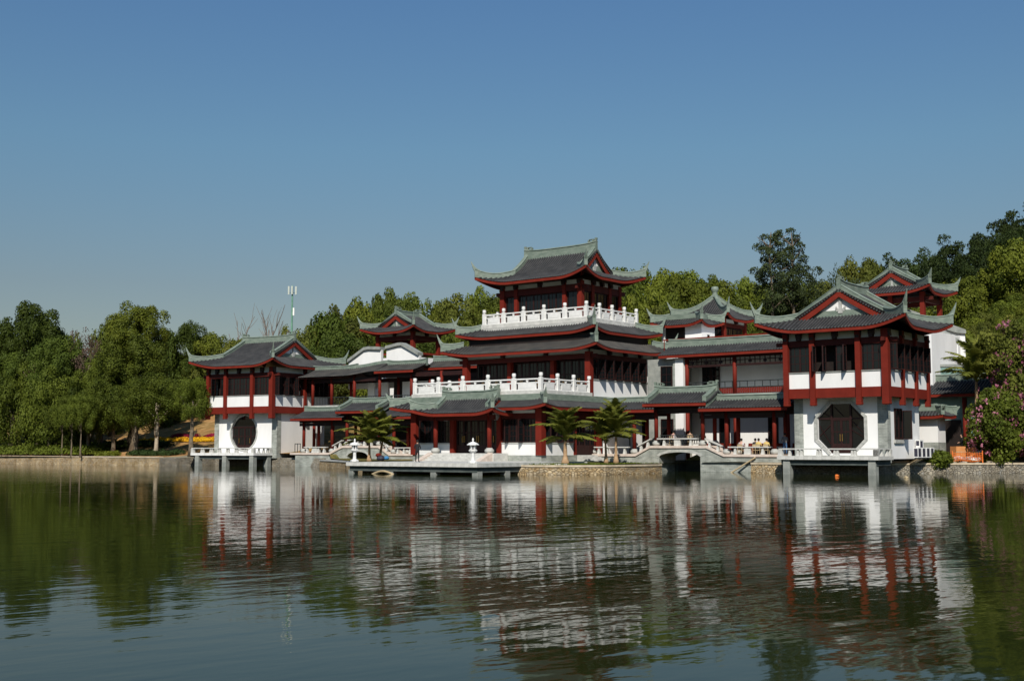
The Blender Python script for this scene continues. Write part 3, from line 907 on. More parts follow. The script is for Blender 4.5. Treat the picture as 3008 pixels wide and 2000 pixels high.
nt.links.new(mx.outputs['Result'], b.inputs['Base Color']); b.inputs['Roughness'].default_value = 0.95; b.inputs['Specular IOR Level'].default_value = 0.1
bp = nt.nodes.new('ShaderNodeBump'); bp.inputs['Strength'].default_value = 0.8; bp.inputs['Distance'].default_value = 0.25
nt.links.new(n2.outputs['Fac'], bp.inputs['Height']); nt.links.new(bp.outputs[0], b.inputs['Normal'])
me.materials.append(m)

# water: one wide sheet with real ripples in its shading
m, nt, b = mat_new('lake_water')
b.inputs['Base Color'].default_value = (0.015, 0.021, 0.005, 1)
b.inputs['Roughness'].default_value = 0.035
b.inputs['IOR'].default_value = 1.18
b.inputs['Specular IOR Level'].default_value = 0.5
tc = nt.nodes.new('ShaderNodeTexCoord')
def wave(sx, sy, rot, detail, rough):
    mp_ = nt.nodes.new('ShaderNodeMapping'); mp_.vector_type = 'TEXTURE'; mp_.inputs['Scale'].default_value = (1 / sx, 1 / sy, 1); mp_.inputs['Rotation'].default_value = (0, 0, R(rot))
    nz_ = nt.nodes.new('ShaderNodeTexNoise'); nz_.inputs['Scale'].default_value = 1.0; nz_.inputs['Detail'].default_value = detail; nz_.inputs['Roughness'].default_value = rough
    nt.links.new(tc.outputs['Object'], mp_.inputs[0]); nt.links.new(mp_.outputs[0], nz_.inputs['Vector'])
    return nz_
w1 = wave(0.62, 1.5, 38, 2.0, 0.5)
w2 = wave(0.17, 0.40, 28, 2.0, 0.5)
w3 = wave(2.4, 4.4, 48, 2.0, 0.5)
patch = wave(0.018, 0.045, 5, 3.0, 0.5)          # calmer and livelier patches
pr_ = nt.nodes.new('ShaderNodeMapRange'); pr_.inputs['From Min'].default_value = 0.35; pr_.inputs['From Max'].default_value = 0.68; pr_.inputs['To Min'].default_value = 0.35; pr_.inputs['To Max'].default_value = 1.5
nt.links.new(patch.outputs['Fac'], pr_.inputs['Value'])
def scaled(n, k):
    q = nt.nodes.new('ShaderNodeMath'); q.operation = 'MULTIPLY'; q.inputs[1].default_value = k; nt.links.new(n.outputs[0], q.inputs[0]); return q
a1 = scaled(w1, 0.0095); a2 = scaled(w2, 0.011); a3 = scaled(w3, 0.0030)
s1 = nt.nodes.new('ShaderNodeMath'); nt.links.new(a1.outputs[0], s1.inputs[0]); nt.links.new(a3.outputs[0], s1.inputs[1])
s2 = nt.nodes.new('ShaderNodeMath'); s2.operation = 'MULTIPLY'; nt.links.new(s1.outputs[0], s2.inputs[0]); nt.links.new(pr_.outputs[0], s2.inputs[1])
s3 = nt.nodes.new('ShaderNodeMath'); nt.links.new(s2.outputs[0], s3.inputs[0]); nt.links.new(a2.outputs[0], s3.inputs[1])
bp = nt.nodes.new('ShaderNodeBump'); bp.inputs['Strength'].default_value = 1.0; bp.inputs['Distance'].default_value = 1.0
nt.links.new(s3.outputs[0], bp.inputs['Height']); nt.links.new(bp.outputs[0], b.inputs['Normal'])
mb = MB(); mb.add([(-700, -250, 0), (700, -250, 0), (700, 330, 0), (-700, 330, 0)], [(0, 1, 2, 3)])
structure(mb, 'lake_water', m)

# ground of the near bank under the photographer and beyond the lake, so that the place closes behind the camera
mb = MB(); mb.prism([(-700, -250), (700, -250), (700, -6), (-700, -6)], -1.5, 0.35)
structure(mb, 'near_bank', M['rock'])

def wall_run(name, label, cat, pts, z0, z1, t, mat, cap=None, F=FH, cap_h=0.14, group=None):
    """a wall along a polyline (its outer face on the line, thickness to the right-hand side of travel reversed)"""
    T = thing(name, label, cat, F, (pts[0][0], pts[0][1], 0), group)
    n = len(pts); P = [Vector((x, y)) for x, y in pts]
    def offs(k):
        out = []
        for i in range(n):
            d = (P[min(i + 1, n - 1)] - P[max(i - 1, 0)]).normalized(); out.append(P[i] + Vector((-d.y, d.x)) * k)
        return out
    o0, o1 = offs(-0.18), offs(t)
    mid_ = offs(0)
    mb = MB()
    mb.loops([[(a.x, a.y, z0), (m_.x, m_.y, z1), (c.x, c.y, z1), (c.x, c.y, z0)] for a, m_, c in zip(o0, mid_, o1)])
    mb.build('wall_face', M[mat], T)
    if cap:
        q0, q1 = offs(-0.07), offs(t + 0.05)
        mb = MB(); mb.loops([[(a.x, a.y, z1), (a.x, a.y, z1 + cap_h), (c.x, c.y, z1 + cap_h), (c.x, c.y, z1)] for a, c in zip(q0, q1)])
        mb.build('coping', M[cap], T)
    return T
def densify(pts, st=2.0):
    out = []
    for (x0, y0), (x1, y1) in zip(pts[:-1], pts[1:]):
        n = max(1, int(math.hypot(x1 - x0, y1 - y0) / st))
        for i in range(n): out.append((x0 + (x1 - x0) * i / n, y0 + (y1 - y0) * i / n))
    out.append(pts[-1]); return out
wall_run('embankment', 'long tan rubble stone embankment below the trees at the left shore', 'stone wall', densify([(-300, 4.3), (-52.0, 4.8)], 6), -1, 0.93, 0.5, 'rubble', 'stone_cap')
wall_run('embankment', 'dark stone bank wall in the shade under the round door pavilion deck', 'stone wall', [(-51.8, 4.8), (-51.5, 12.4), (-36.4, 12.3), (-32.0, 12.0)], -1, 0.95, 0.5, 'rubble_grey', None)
wall_run('embankment', 'low stone bank behind the left end of the landing stage', 'stone wall', densify([(-32.5, 11.9), (-20, 3.9), (-12, -2.1), (-5.0, -4.1), (5.0, -4.95)]), -1, 0.66, 0.5, 'rubble', 'granite')
wall_run('embankment', 'curved tan stone wall holding the grass bed with three palms', 'stone wall', densify([(5.0, -5.0), (7.4, -5.2), (9.8, -4.9), (12.0, -3.9), (13.4, -2.8), (14.4, -1.2), (14.75, 1.0), (14.85, 4.0), (14.7, 6.6), (12.9, 9.4), (11.0, 12.4)], 1.0), -1, 0.60, 0.45, 'rubble', 'stone_cap')
wall_run('embankment', 'short tan stone wall between the brick bridge and the octagon pavilion deck', 'stone wall', [(20.45, 12.9), (20.5, 11.3), (23.3, 11.15), (23.4, 12.6)], -1, 0.72, 0.4, 'rubble', 'stone_cap')
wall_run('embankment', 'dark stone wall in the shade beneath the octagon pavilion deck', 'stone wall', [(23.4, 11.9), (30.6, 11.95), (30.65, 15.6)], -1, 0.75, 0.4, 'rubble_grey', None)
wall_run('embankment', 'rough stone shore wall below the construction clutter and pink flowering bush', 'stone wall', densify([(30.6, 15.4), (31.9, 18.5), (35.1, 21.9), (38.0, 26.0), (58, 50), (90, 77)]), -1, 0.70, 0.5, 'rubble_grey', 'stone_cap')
mb = MB()
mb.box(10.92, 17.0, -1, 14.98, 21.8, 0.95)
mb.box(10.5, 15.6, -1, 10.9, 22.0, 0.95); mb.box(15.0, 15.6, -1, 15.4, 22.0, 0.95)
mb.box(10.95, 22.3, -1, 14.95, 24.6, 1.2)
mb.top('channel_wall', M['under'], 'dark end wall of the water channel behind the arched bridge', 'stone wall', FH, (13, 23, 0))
# grass skin over the palm bed and the lawn seen through the arch
def blades(name, pts, h, mat, n, w=0.05, spread=None):
    mb_ = MB()
    for (x, y, z) in pts:
        for k in range(n):
            a = rng.uniform(0, 6.28); hh = h * rng.uniform(0.5, 1.3); dx, dy = rng.uniform(-.22, .22), rng.uniform(-.22, .22)
            lx, ly = rng.gauss(0, .35) * hh, rng.gauss(0, .35) * hh
            c, s_ = math.cos(a) * w, math.sin(a) * w
            mb_.add([(x + dx - c, y + dy - s_, z), (x + dx + c, y + dy + s_, z), (x + dx + lx, y + dy + ly, z + hh)], [(0, 1, 2)])
    o = mb_.top(name, M[mat], None, None, FH, kind='stuff')
    return o
mb = MB(); mb.prism_x([(17.0, 0.954), (21.8, 0.954), (21.8, 1.75), (19.5, 1.6), (17.4, 1.12)], 10.94, 14.96)
mb.top('lawn', M['leaf_mid'], None, None, FH, kind='structure')
gp = []
for i in range(1500):
    u = rng.uniform(5.5, 14.3); v = rng.uniform(-4.6, 10)
    if v > shore_v(u) + 0.4 and (u > 9.3 or v < 1): gp.append((u, v, ground_uv(u, v)))
gp = [p for p in gp if p[1] < np.interp(p[0], [10.9, 14.7], [12.4, 6.5]) - 0.3]
blades('grass', gp, 0.12, 'leaf_mid', 3)

# ------------------------------------------------------------------ buildings
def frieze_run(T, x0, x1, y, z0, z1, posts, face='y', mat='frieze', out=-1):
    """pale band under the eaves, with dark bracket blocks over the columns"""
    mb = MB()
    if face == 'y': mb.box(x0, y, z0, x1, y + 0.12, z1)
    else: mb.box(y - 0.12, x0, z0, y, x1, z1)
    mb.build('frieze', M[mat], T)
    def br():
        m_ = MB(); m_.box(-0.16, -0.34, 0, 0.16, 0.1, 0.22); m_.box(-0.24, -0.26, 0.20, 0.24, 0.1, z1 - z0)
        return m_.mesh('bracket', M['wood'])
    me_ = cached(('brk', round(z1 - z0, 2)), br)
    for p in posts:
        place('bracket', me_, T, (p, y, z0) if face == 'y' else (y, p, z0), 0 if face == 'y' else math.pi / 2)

def lake_pavilion(T, x0, x1, y0, y1, gx0, gx1, gy0, gy1, cols_f, cols_r, zs, roofargs, cols_l=()):
    """upper room on a red beam ring with hanging posts, over a smaller white ground floor"""
    zf, zb0, zb1, zp, zw, zfr, zt, zpost = zs
    mb = MB()
    mb.box(x0, y0, zb0, x1, y0 + 0.35, zb1); mb.box(x0, y1 - 0.35, zb0, x1, y1, zb1)
    mb.box(x0, y0 + 0.352, zb0, x0 + 0.35, y1 - 0.352, zb1); mb.box(x1 - 0.35, y0 + 0.352, zb0, x1, y1 - 0.352, zb1)
    mb.build('floor_beam', M['red'], T)
    MB().box(x0 + 0.36, y0 + 0.36, zb0 + 0.1, x1 - 0.36, y1 - 0.36, zb0 + 0.4).build('floor_slab', M['wood_in'], T)
    # parapet, windows, lintel and frieze between the columns
    def bay_f(a, b_):
        MB().box(a, y0 + 0.06, zb1, b_, y0 + 0.30, zp).build('parapet', M['white'], T)
        MB().box(a, y0 + 0.0, zp, b_, y0 + 0.36, zp + 0.09).build('sill', M['coping'], T)
        n = max(1, round((b_ - a) / 0.85)); w = (b_ - a) / n
        for i in range(n):
            if rng.random() < 0.22 and n > 1:
                # casement swung open at a right angle to the wall
                window(T, a + w * i + 0.06, y0 - 0.28, zp + 0.1, w * 0.9, zw - zp - 0.12, math.pi / 2 + 0.1, (1, 3), 0.0)
            else:
                window(T, a + w * (i + 0.5), y0 + 0.2, zp + 0.1, w, zw - zp - 0.12, 0, (2, 3), 0.0)
    cf = list(cols_f)
    for a, b_ in zip(cf[:-1], cf[1:]): bay_f(a + 0.2, b_ - 0.2)
    def bay_s(a, b_, x, sgn):
        MB().box(min(x, x - sgn * 0.3) + 0.03, a, zb1, max(x, x - sgn * 0.3) - 0.03, b_, zp).build('parapet', M['white'], T)
        MB().box(min(x + sgn * 0.05, x - sgn * 0.3), a, zp, max(x + sgn * 0.05, x - sgn * 0.3), b_, zp + 0.09).build('sill', M['coping'], T)
        n = max(1, round((b_ - a) / 0.8)); w = (b_ - a) / n
        for i in range(n):
            window(T, x - sgn * 0.15, a + w * (i + 0.5), zp + 0.1, w, zw - zp - 0.12, sgn * math.pi / 2, (2, 3), 0.0)
            if sgn > 0 and i % 2 == 0:
                window(T, x + 0.32, a + w * i + 0.05, zp + 0.1, 0.62, zw - zp - 0.12, 0.0, (2, 4), 0.0)
    cr = list(cols_r)
    for a, b_ in zip(cr[:-1], cr[1:]): bay_s(a + 0.2, b_ - 0.2, x1, 1)
    MB().box(x0 + 0.02, y0 + 0.4, zb1, x0 + 0.3, y1, zw).build('side_wall', M['white'], T)
    MB().box(x0 + 0.2, y1 - 0.3, zb1, x1 - 0.2, y1 - 0.05, zt).build('rear_wall', M['white'], T)
    mb = MB()
    mb.box(x0, y0 + 0.02, zw, x1, y0 + 0.34, zfr); mb.box(x1 - 0.34, y0 + 0.35, zw, x1 - 0.02, y1, zfr); mb.box(x0 + 0.02, y0 + 0.35, zw, x0 + 0.34, y1, zfr)
    # beam ends running past the corner
    mb.box(x1, y0 + 0.06, zw + 0.1, x1 + 0.7, y0 + 0.3, zfr - 0.1); mb.box(x0 - 0.7, y0 + 0.06, zw + 0.1, x0, y0 + 0.3, zfr - 0.1); mb.box(x1 - 0.3, y0 - 0.7, zw + 0.1, x1 - 0.06, y0, zfr - 0.1)
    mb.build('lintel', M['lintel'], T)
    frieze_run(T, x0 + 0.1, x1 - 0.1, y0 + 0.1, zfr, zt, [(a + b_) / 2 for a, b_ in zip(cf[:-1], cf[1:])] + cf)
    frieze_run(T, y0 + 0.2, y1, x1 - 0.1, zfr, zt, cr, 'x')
    for i, c in enumerate(cf):
        s = 0.55 if i == len(cf) - 1 else 0.42
        column(T, c, y0 + 0.02, zpost + 0.22, zt, s)
        pm = cached(('pend', s), lambda: MB().lathe(0, 0, [(s * 0.62, 0.02), (s * 0.74, 0.1), (s * 0.74, 0.2), (s * 0.6, 0.24)], 4).mesh('pendant', M['eave_red']))
        place('pendant', pm, T, (c, y0 + 0.02, zpost - 0.02), math.pi / 4)
    for c in cr[1:]:
        column(T, x1 - 0.02, c, zpost + 0.22, zt, 0.38)
        pm = cached(('pend', 0.38), lambda: MB().lathe(0, 0, [(0.24, 0.02), (0.28, 0.1), (0.28, 0.2), (0.23, 0.24)], 4).mesh('pendant', M['eave_red']))
        place('pendant', pm, T, (x1 - 0.02, c, zpost - 0.02), math.pi / 4)
    # dark interior core so that no light leaks through
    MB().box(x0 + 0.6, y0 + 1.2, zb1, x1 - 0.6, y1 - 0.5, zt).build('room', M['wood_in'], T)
    return roof(T, **roofargs)

def deck(T, x0, x1, y0, y1, z0, z1, stilts, n_slabs, zbase=-0.9, mat='granite'):
    w = (x1 - x0) / n_slabs
    sm_ = cached(('slab', round(w, 3), round(z1 - z0, 2), mat), lambda: MB().boxc(0, 0, 0, w - 0.012, 0.5, z1 - z0).mesh('deck_slab', M[mat]))
    for i in range(n_slabs):
        place('deck_slab', sm_, T, (x0 + w * (i + 0.5), y0 + 0.25 + rng.uniform(-.006, .006), z0 + rng.uniform(-.004, .004)))
    MB().box(x0, y0 + 0.52, z0, x1, y1, z1 - 0.01).build('deck', M[mat], T)
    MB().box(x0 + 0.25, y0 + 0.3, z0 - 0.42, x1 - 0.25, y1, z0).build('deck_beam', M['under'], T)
    for (x, y) in stilts:
        st = cached(('stilt', round(z0, 2)), lambda: MB().boxc(0, 0, 0, 0.62, 0.62, z0 - zbase, 0, taper=0.92).mesh('stilt', M['concrete']))
        place('stilt', st, T, (x, y, zbase))

def deck_rail(T, path, z, groups):
    for (p, q), gl in zip(zip(path[:-1], path[1:]), groups):
        P0, P1 = Vector((*p, z)), Vector((*q, z)); d = P1 - P0; L = d.length; d.normalize(); rot = math.atan2(d.y, d.x)
        c = (P0 + P1) / 2
        o = MB().boxc(c.x, c.y, z + 0.50, L + 0.24, 0.30 + rng.random() * .01, 0.10, rot).build('rail_slab', M['granite'], T)
        lm = cached('rleg', lambda: MB().boxc(0, 0, 0, 0.24, 0.26, 0.5, 0, taper=0.5).mesh('rail_leg', M['granite']))
        for t in gl:
            q_ = P0 + d * (t * L); ox, oy, oz = OFF[T.name]
            l = link_child('rail_leg', lm, o); l.location = (q_.x - ox, q_.y - oy, q_.z - oz); l.rotation_euler = (0, 0, rot)
        bm_ = cached('rpost', lambda: MB().boxc(0, 0, 0, 0.36, 0.36, 0.49).mesh('rail_post', M['granite']))
        for q_ in (P0, P1): place('rail_post', bm_, T, tuple(q_), rot)

def door_leaf(T, x, y, z, w, h, rot=0, handle=0, name='door'):
    key = ('door', round(w, 2), round(h, 2))
    def mk():
        f = MB(); t = 0.09
        f.box(-w / 2, -0.05, 0, -w / 2 + t, 0.05, h); f.box(w / 2 - t, -0.05, 0, w / 2, 0.05, h)
        f.box(-w / 2 + t, -0.04, 0, w / 2 - t, 0.04, h * 0.28); f.box(-w / 2 + t, -0.05, h - t, w / 2 - t, 0.05, h)
        f.box(-0.02, -0.03, h * 0.28, 0.02, 0.03, h - t); f.box(-w / 2 + t, -0.03, h * 0.62, w / 2 - t, 0.03, h * 0.65)
        return f.mesh('door_leaf', M['wood']), MB().box(-w / 2 + t, -0.006, h * 0.28, w / 2 - t, 0.006, h - t).mesh('pane', M['glass'])
    fm, pm = cached(key, mk)
    o = place(name, fm, T, (x, y, z), rot)
    link_child('pane', pm, o)
    if handle:
        hm = cached('handle', lambda: MB().box(-0.02, -0.12, 0, 0.02, -0.05, 0.55).mesh('handle', M['brass']))
        link_child('handle', hm, o, loc=(handle * w * 0.38, 0, h * 0.36))
    return o

# ---- left lake pavilion with the round door
T = thing('lake_pavilion', 'two storey pavilion on stilts with a round moon door in its white wall', 'pavilion', FL, (-4.9, 3.5, 0))
ZS = (1.5, 6.05, 6.83, 8.06, 10.22, 10.72, 11.32, 5.42)
lake_pavilion(T, -9.95, 0.45, -1.2, 8.9, -9.75, 0, 0, 8.4, (-9.75, -6.95, -2.8, 0.22), (-1.2, 4.2, 8.7), ZS,
              dict(cx=-4.9, cy=3.75, a=6.1, b=6.0, z0=11.56, rise=3.2, ds=2.4, mid=1.2, lift=0.75, ov=0.45, horn=1.0, reach=3.6))
mb = MB()
C0 = (-5.12, 3.86)
hole = [(C0[0] + 1.98 * math.cos(t), max(1.62, C0[1] + 1.98 * math.sin(t))) for t in [2 * math.pi * i / 48 for i in range(48)]]
wall_with_hole(mb, -9.05, -0.75, 1.05, 6.10, 0.0, 0.35, hole)
mb.build('front_wall', M['white'], T)
for xa, xb in ((-9.75, -9.05), (-0.75, 0.03)): MB().box(xa, -0.05, 0.9, xb, 0.65, 6.12).build('corner_pier', M['brick'], T)
MB().box(-9.04, -0.03, 0.85, -0.76, 0.3, 1.5).build('plinth', M['brick'], T)
ring = MB()
o1 = [(C0[0] + 2.16 * math.cos(t), max(1.62, C0[1] + 2.16 * math.sin(t))) for t in [2 * math.pi * i / 48 for i in range(48)]]
ring.loops([[(xi, -0.06, zi), (xo, -0.06, zo), (xo, 0.2, zo), (xi, 0.2, zi)] for (xi, zi), (xo, zo) in zip(hole + hole[:1], o1 + o1[:1])], cap=False)
ring.build('door_surround', M['drum'], T)
dd = MB(); pts = [(x, z) for x, z in hole]
dd.prism_y(pts, 0.28, 0.34); dd.build('transom_glass', M['glass'], T)
for i, xx in enumerate((-6.55, -5.6, -4.64, -3.69)): door_leaf(T, xx, 0.22, 1.62, 0.93, 2.85, 0, (1 if i % 2 == 0 else -1) if i in (1, 2) else 0)
MB().box(-7.05, 0.14, 4.47, -3.19, 0.3, 4.57).build('transom_bar', M['wood'], T)
MB().box(-0.32, 0.66, 1.2, -0.02, 8.4, 6.10).build('side_wall', M['white'], T)
MB().box(-9.73, 0.66, 1.2, -9.4, 8.4, 6.10).build('side_wall', M['white'], T)
MB().box(-0.34, 0.66, 0.6, 0.0, 8.4, 1.19).build('side_plinth', M['concrete'], T)
MB().box(-9.3, 0.7, 1.0, -0.4, 8.3, 6.0).build('room', M['wood_in'], T)  # solid dark block added behind the moon door to keep light out
deck(T, -10.4, -0.55, -3.2, -0.06, 1.22, 1.50, [(-9.43, -2.85), (-5.12, -2.85), (-0.95, -2.85), (-0.95, -0.5)], 9, mat='marble')
deck_rail(T, [(-10.2, -3.0), (-0.75, -3.0), (-0.75, -0.3)], 1.5, [[.15, .18, .30, .33, .43, .46, .57, .60, .71, .74, .86, .89], [.33, .62, .85]])

# ---- right lake pavilion with the octagon door
T = thing('lake_pavilion', 'two storey pavilion on stilts with an octagonal door and lake facing gable', 'pavilion', FH, (28.0, 15.5, 0))
lake_pavilion(T, 23.65, 32.42, 11.25, 19.8, 23.9, 31.7, 12.5, 19.4, (23.85, 26.15, 30.0, 32.2), (11.25, 14.0, 16.9, 19.6), ZS,
              dict(cx=28.12, cy=15.0, a=4.75, b=5.8, axis='y', z0=11.52, rise=3.3, ds=2.35, mid=1.2, lift=0.78, ov=0.5, horn=1.05, reach=3.2))
mb = MB(); cx_, cz_ = 27.85, 3.62; r_ = 1.98; k = 0.414 * r_ * 1.05
octo = [(cx_ - r_, cz_ - k), (cx_ - k, cz_ - r_), (cx_ + k, cz_ - r_), (cx_ + r_, cz_ - k), (cx_ + r_, cz_ + k), (cx_ + k, cz_ + r_), (cx_ - k, cz_ + r_), (cx_ - r_, cz_ + k)]
wall_with_hole(mb, 24.65, 30.95, 1.05, 6.10, 12.5, 12.85, octo)
mb.build('front_wall', M['white'], T)
for xa, xb in ((23.88, 24.65), (30.95, 31.72)): MB().box(xa, 12.45, 0.9, xb, 13.15, 6.12).build('corner_pier', M['brick'], T)
MB().box(24.66, 12.47, 0.85, 30.94, 12.8, 1.46).build('plinth', M['brick'], T)
oo = [(cx_ + (x - cx_) * 1.13, max(cz_ + (z - cz_) * 1.11, 1.47)) for x, z in octo]
for i in range(8):
    j = (i + 1) % 8
    if i == 1: continue
    for q in range(4):
        t0, t1 = q / 4 + 0.006, (q + 1) / 4 - 0.006
        def L(a, b_, t): return (a[0] + (b_[0] - a[0]) * t, a[1] + (b_[1] - a[1]) * t)
        a0, a1, b0, b1 = L(octo[i], octo[j], t0), L(octo[i], octo[j], t1), L(oo[i], oo[j], t0), L(oo[i], oo[j], t1)
        MB().prism_y([a0, a1, b1, b0], 12.42, 12.6).build('surround_stone', M['drum'], T)
MB().prism_y(octo, 12.78, 12.84).build('octagon_glass', M['glass'], T)
bars = MB()
for xx in (27.02, 28.62): bars.box(xx - 0.07, 12.66, 1.66, xx + 0.07, 12.78, 5.55)
bars.box(25.92, 12.67, 4.36, 29.78, 12.77, 4.48)
for (xa, za, xb, zb) in ((25.95, 3.0, 26.9, 3.9), (25.95, 3.9, 26.9, 2.4), (28.72, 4.2, 29.75, 3.2), (28.72, 3.5, 29.75, 2.9), (28.72, 5.3, 29.4, 4.55), (26.3, 4.9, 26.9, 4.55), (27.2, 5.4, 28.0, 4.6)):
    bars.bar((xa, 12.72, za), (xb, 12.72, zb), 0.03, 0.05)
bars.build('lattice', M['wood'], T)
for i in range(2): door_leaf(T, 27.46 + i * 0.76, 12.7, 1.66, 0.75, 2.68, 0, 1 if i == 0 else -1)
MB().box(31.38, 13.16, 1.2, 31.69, 19.4, 6.10).build('side_wall', M['white'], T)
MB().box(23.9, 13.16, 1.2, 24.2, 19.4, 6.10).build('side_wall', M['white'], T)
MB().box(24.3, 12.9, 1.0, 31.3, 19.3, 6.0).build('room', M['wood_in'], T)  # dark core added behind the octagon glass to stop light
window(T, 31.74, 14.3, 2.75, 0.75, 2.45, math.pi / 2, (1, 3), 0.1)
window(T, 31.74, 15.1, 2.75, 0.75, 2.45, math.pi / 2, (1, 3), 0.1)
window(T, 32.12, 15.55, 2.75, 0.78, 2.3, 0.15, (1, 1), 0.0)
MB().box(31.70, 13.75, 2.45, 31.84, 15.65, 2.72).build('window_ledge', M['drum'], T)
deck(T, 23.75, 32.15, 9.4, 12.44, 1.15, 1.44, [(24.5, 9.85), (31.55, 9.85)], 11)
deck_rail(T, [(24.0, 9.62), (31.9, 9.62), (31.9, 12.2)], 1.44, [[.10, .19, .23, .40, .43, .58, .61, .76, .79], [.4, .8]])

# ---- main hall: three storeys of skirts and a hip-and-gable roof
SC, ZSH = 1.05, -0.1025
T = thing('main_hall', 'large three tiered hall in the centre with dark red columns and stacked grey tile roofs', 'hall', FHALL, (0, 8.5, 0), None, SC, ZSH)
# ground floor
MB().box(-7.25, -0.05, 0.4, 7.25, 17.4, 1.46).build('plinth', M['brick'], T)
MB().box(-6.9, 0.5, 1.46, 6.9, 17.0, 6.2).build('ground_floor_dark_core', M['wood_in'], T)  # solid dark box added inside to block light, no modelled interior
for c in (-7.08, -2.55, 2.75, 7.08): column(T, c, 0.12, 1.46, 5.35, 0.62 if abs(c) > 5 else 0.44)
for a, b_ in ((-6.75, -2.8), (2.98, 6.76)):
    MB().box(a, 0.05, 1.46, b_, 0.35, 2.42).build('parapet', M['white'], T)
    MB().box(a, 0.0, 2.42, b_, 0.4, 2.52).build('sill', M['drum'], T)
    n = 5; w = (b_ - a) / n
    for i in range(n): window(T, a + w * (i + 0.5), 0.2, 2.53, w, 1.97, 0, (2, 4), 0.0)
    for i in (1, 3): window(T, a + w * i, -0.22, 2.53, 0.62, 1.95, math.pi / 2 + rng.uniform(-.15, .15), (1, 3), 0.0)
for i in range(6): door_leaf(T, -2.3 + 0.83 * (i + 0.5), 0.3, 1.47, 0.82, 3.02, 0, (1 if i % 2 == 0 else -1))
mb = MB(); mb.box(-7.1, -0.02, 4.52, 7.1, 0.3, 5.2); mb.box(6.96, 0.31, 4.52, 7.24, 17.2, 5.2); mb.box(-7.24, 0.31, 4.52, -6.96, 17.2, 5.2)
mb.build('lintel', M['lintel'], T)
MB().box(3.2, -0.06, 4.98, 6.6, 0.0, 5.22).build('frieze', M['frieze'], T)
for a, b_ in ((0.5, 4.6),):
    MB().box(6.92, a, 1.46, 7.2, b_, 2.42).build('parapet', M['white'], T)
    MB().box(6.88, a, 2.42, 7.25, b_, 2.52).build('sill', M['drum'], T)
    for i in range(5):
        window(T, 7.06, a + (b_ - a) * (i + 0.5) / 5, 2.53, (b_ - a) / 5, 1.97, math.pi / 2, (2, 4), 0.0)
        if i % 2 == 0: window(T, 7.5, a + (b_ - a) * i / 5 + 0.1, 2.53, 0.62, 1.95, 0.0, (1, 4), 0.0)
for yy in (4.8, 8.6): column(T, 7.05, yy, 1.46, 5.3, 0.4)
for i in range(4): door_leaf(T, 7.0, 5.3 + 0.8 * i, 1.47, 0.8, 3.0, math.pi / 2, 0)
for yy in (9.4, 11.6, 13.8): MB().box(6.95, yy, 1.46, 7.18, yy + 1.7, 5.0).build('side_wall', M['white'], T)
# side steps
for i in range(5): MB().box(7.3 + 0.32 * i, 5.0, 0.6, 7.62 + 0.32 * i, 8.4, 1.46 - 0.15 * i).build('step', M['granite'], T)
# front steps and portico
for i in range(5): MB().box(-3.1, -1.95 - 0.34 * (i + 1), 0.6, 3.1, -1.95 - 0.34 * i - 0.003, 1.62 - 0.155 * (i + 1)).build('step', M['granite'], T)
MB().box(-3.75, -1.95, 0.6, 3.75, -0.06, 1.62).build('landing', M['granite'], T)
for sx in (-1, 1):
    MB().prism_x([(-3.75, 0.70), (-3.75, 0.95), (-1.93, 1.68), (-1.93, 0.6)], min(sx * 3.12, sx * 3.62), max(sx * 3.12, sx * 3.62)).build('stair_cheek', M['pink'], T)
for sx in (-1, 1): column(T, sx * 3.03, -1.65, 1.62, 4.95, 0.40, True, True)
MB().box(-3.6, -1.8, 4.42, 3.6, -1.5, 4.85).build('portico_lintel', M['lintel'], T)
roof(T, 0, -0.55, 4.25, 2.25, 5.02, 1.35, 'hipgable', ds=1.25, mid=0.5, ov=0.15, lift=0.42, reach=2.2, flare=0.4, horn=0.45, skip=('b',), hips=[(-1, -1), (1, -1)], ridge_h=0.5, name='portico_roof')
roof(T, 0, 8.4, 8.35, 9.45, 5.48, 0.72, 'skirt', D=1.1, lift=0.30, flare=0.45, reach=2.4, horn=0.55, topridge=0.36, name='ground_skirt_roof', skip=('b',))
# second storey
MB().box(-7.3, 0.06, 6.0, 7.3, 17.2, 6.44).build('terrace', M['granite2'], T)
MB().box(-6.95, 8.5, 6.44, 6.95, 17.2, 11.3).build('second_floor_dark_core', M['wood_in'], T)  # added dark core, so no light shows between the door leaves
for c in (-7.1, -2.5, 2.5, 7.08): column(T, c, 7.15 if abs(c) > 5 else 8.05, 6.44, 10.5, 0.55 if abs(c) > 5 else 0.42)
xs = [-6.8, -2.72, -2.28, 2.28, 2.72, 6.8]
for a, b_ in ((-6.8, -2.72), (-2.28, 2.28), (2.72, 6.8)):
    n = 5; w = (b_ - a) / n
    for i in range(n): door_leaf(T, a + w * (i + 0.5), 8.35, 6.46, w, 3.45, 0, (1 if i % 2 == 0 else -1))
mb = MB(); mb.box(-7.2, 7.02, 9.92, 7.2, 7.34, 10.34); mb.box(7.02, 7.35, 9.92, 7.32, 17.4, 10.34); mb.box(7.35, 7.05, 10.0, 7.9, 7.3, 10.3); mb.box(-7.9, 7.05, 10.0, -7.25, 7.3, 10.3)
mb.build('lintel', M['lintel'], T)
frieze_run(T, -7.0, 7.0, 7.1, 10.34, 10.72, [-2.5, 2.5])
frieze_run(T, 7.2, 17.4, 7.26, 10.34, 10.72, [9.9, 12.5, 15.0], 'x')
MB().box(7.0, 7.45, 6.0, 7.3, 17.3, 8.0).build('parapet', M['white'], T)
MB().box(6.98, 7.45, 8.0, 7.36, 17.3, 8.1).build('sill', M['coping'], T)
for i in range(11):
    w = 9.8 / 11; yy = 7.5 + w * (i + 0.5)
    window(T, 7.15, yy, 8.1, w, 1.8, math.pi / 2, (2, 4), 0.0)
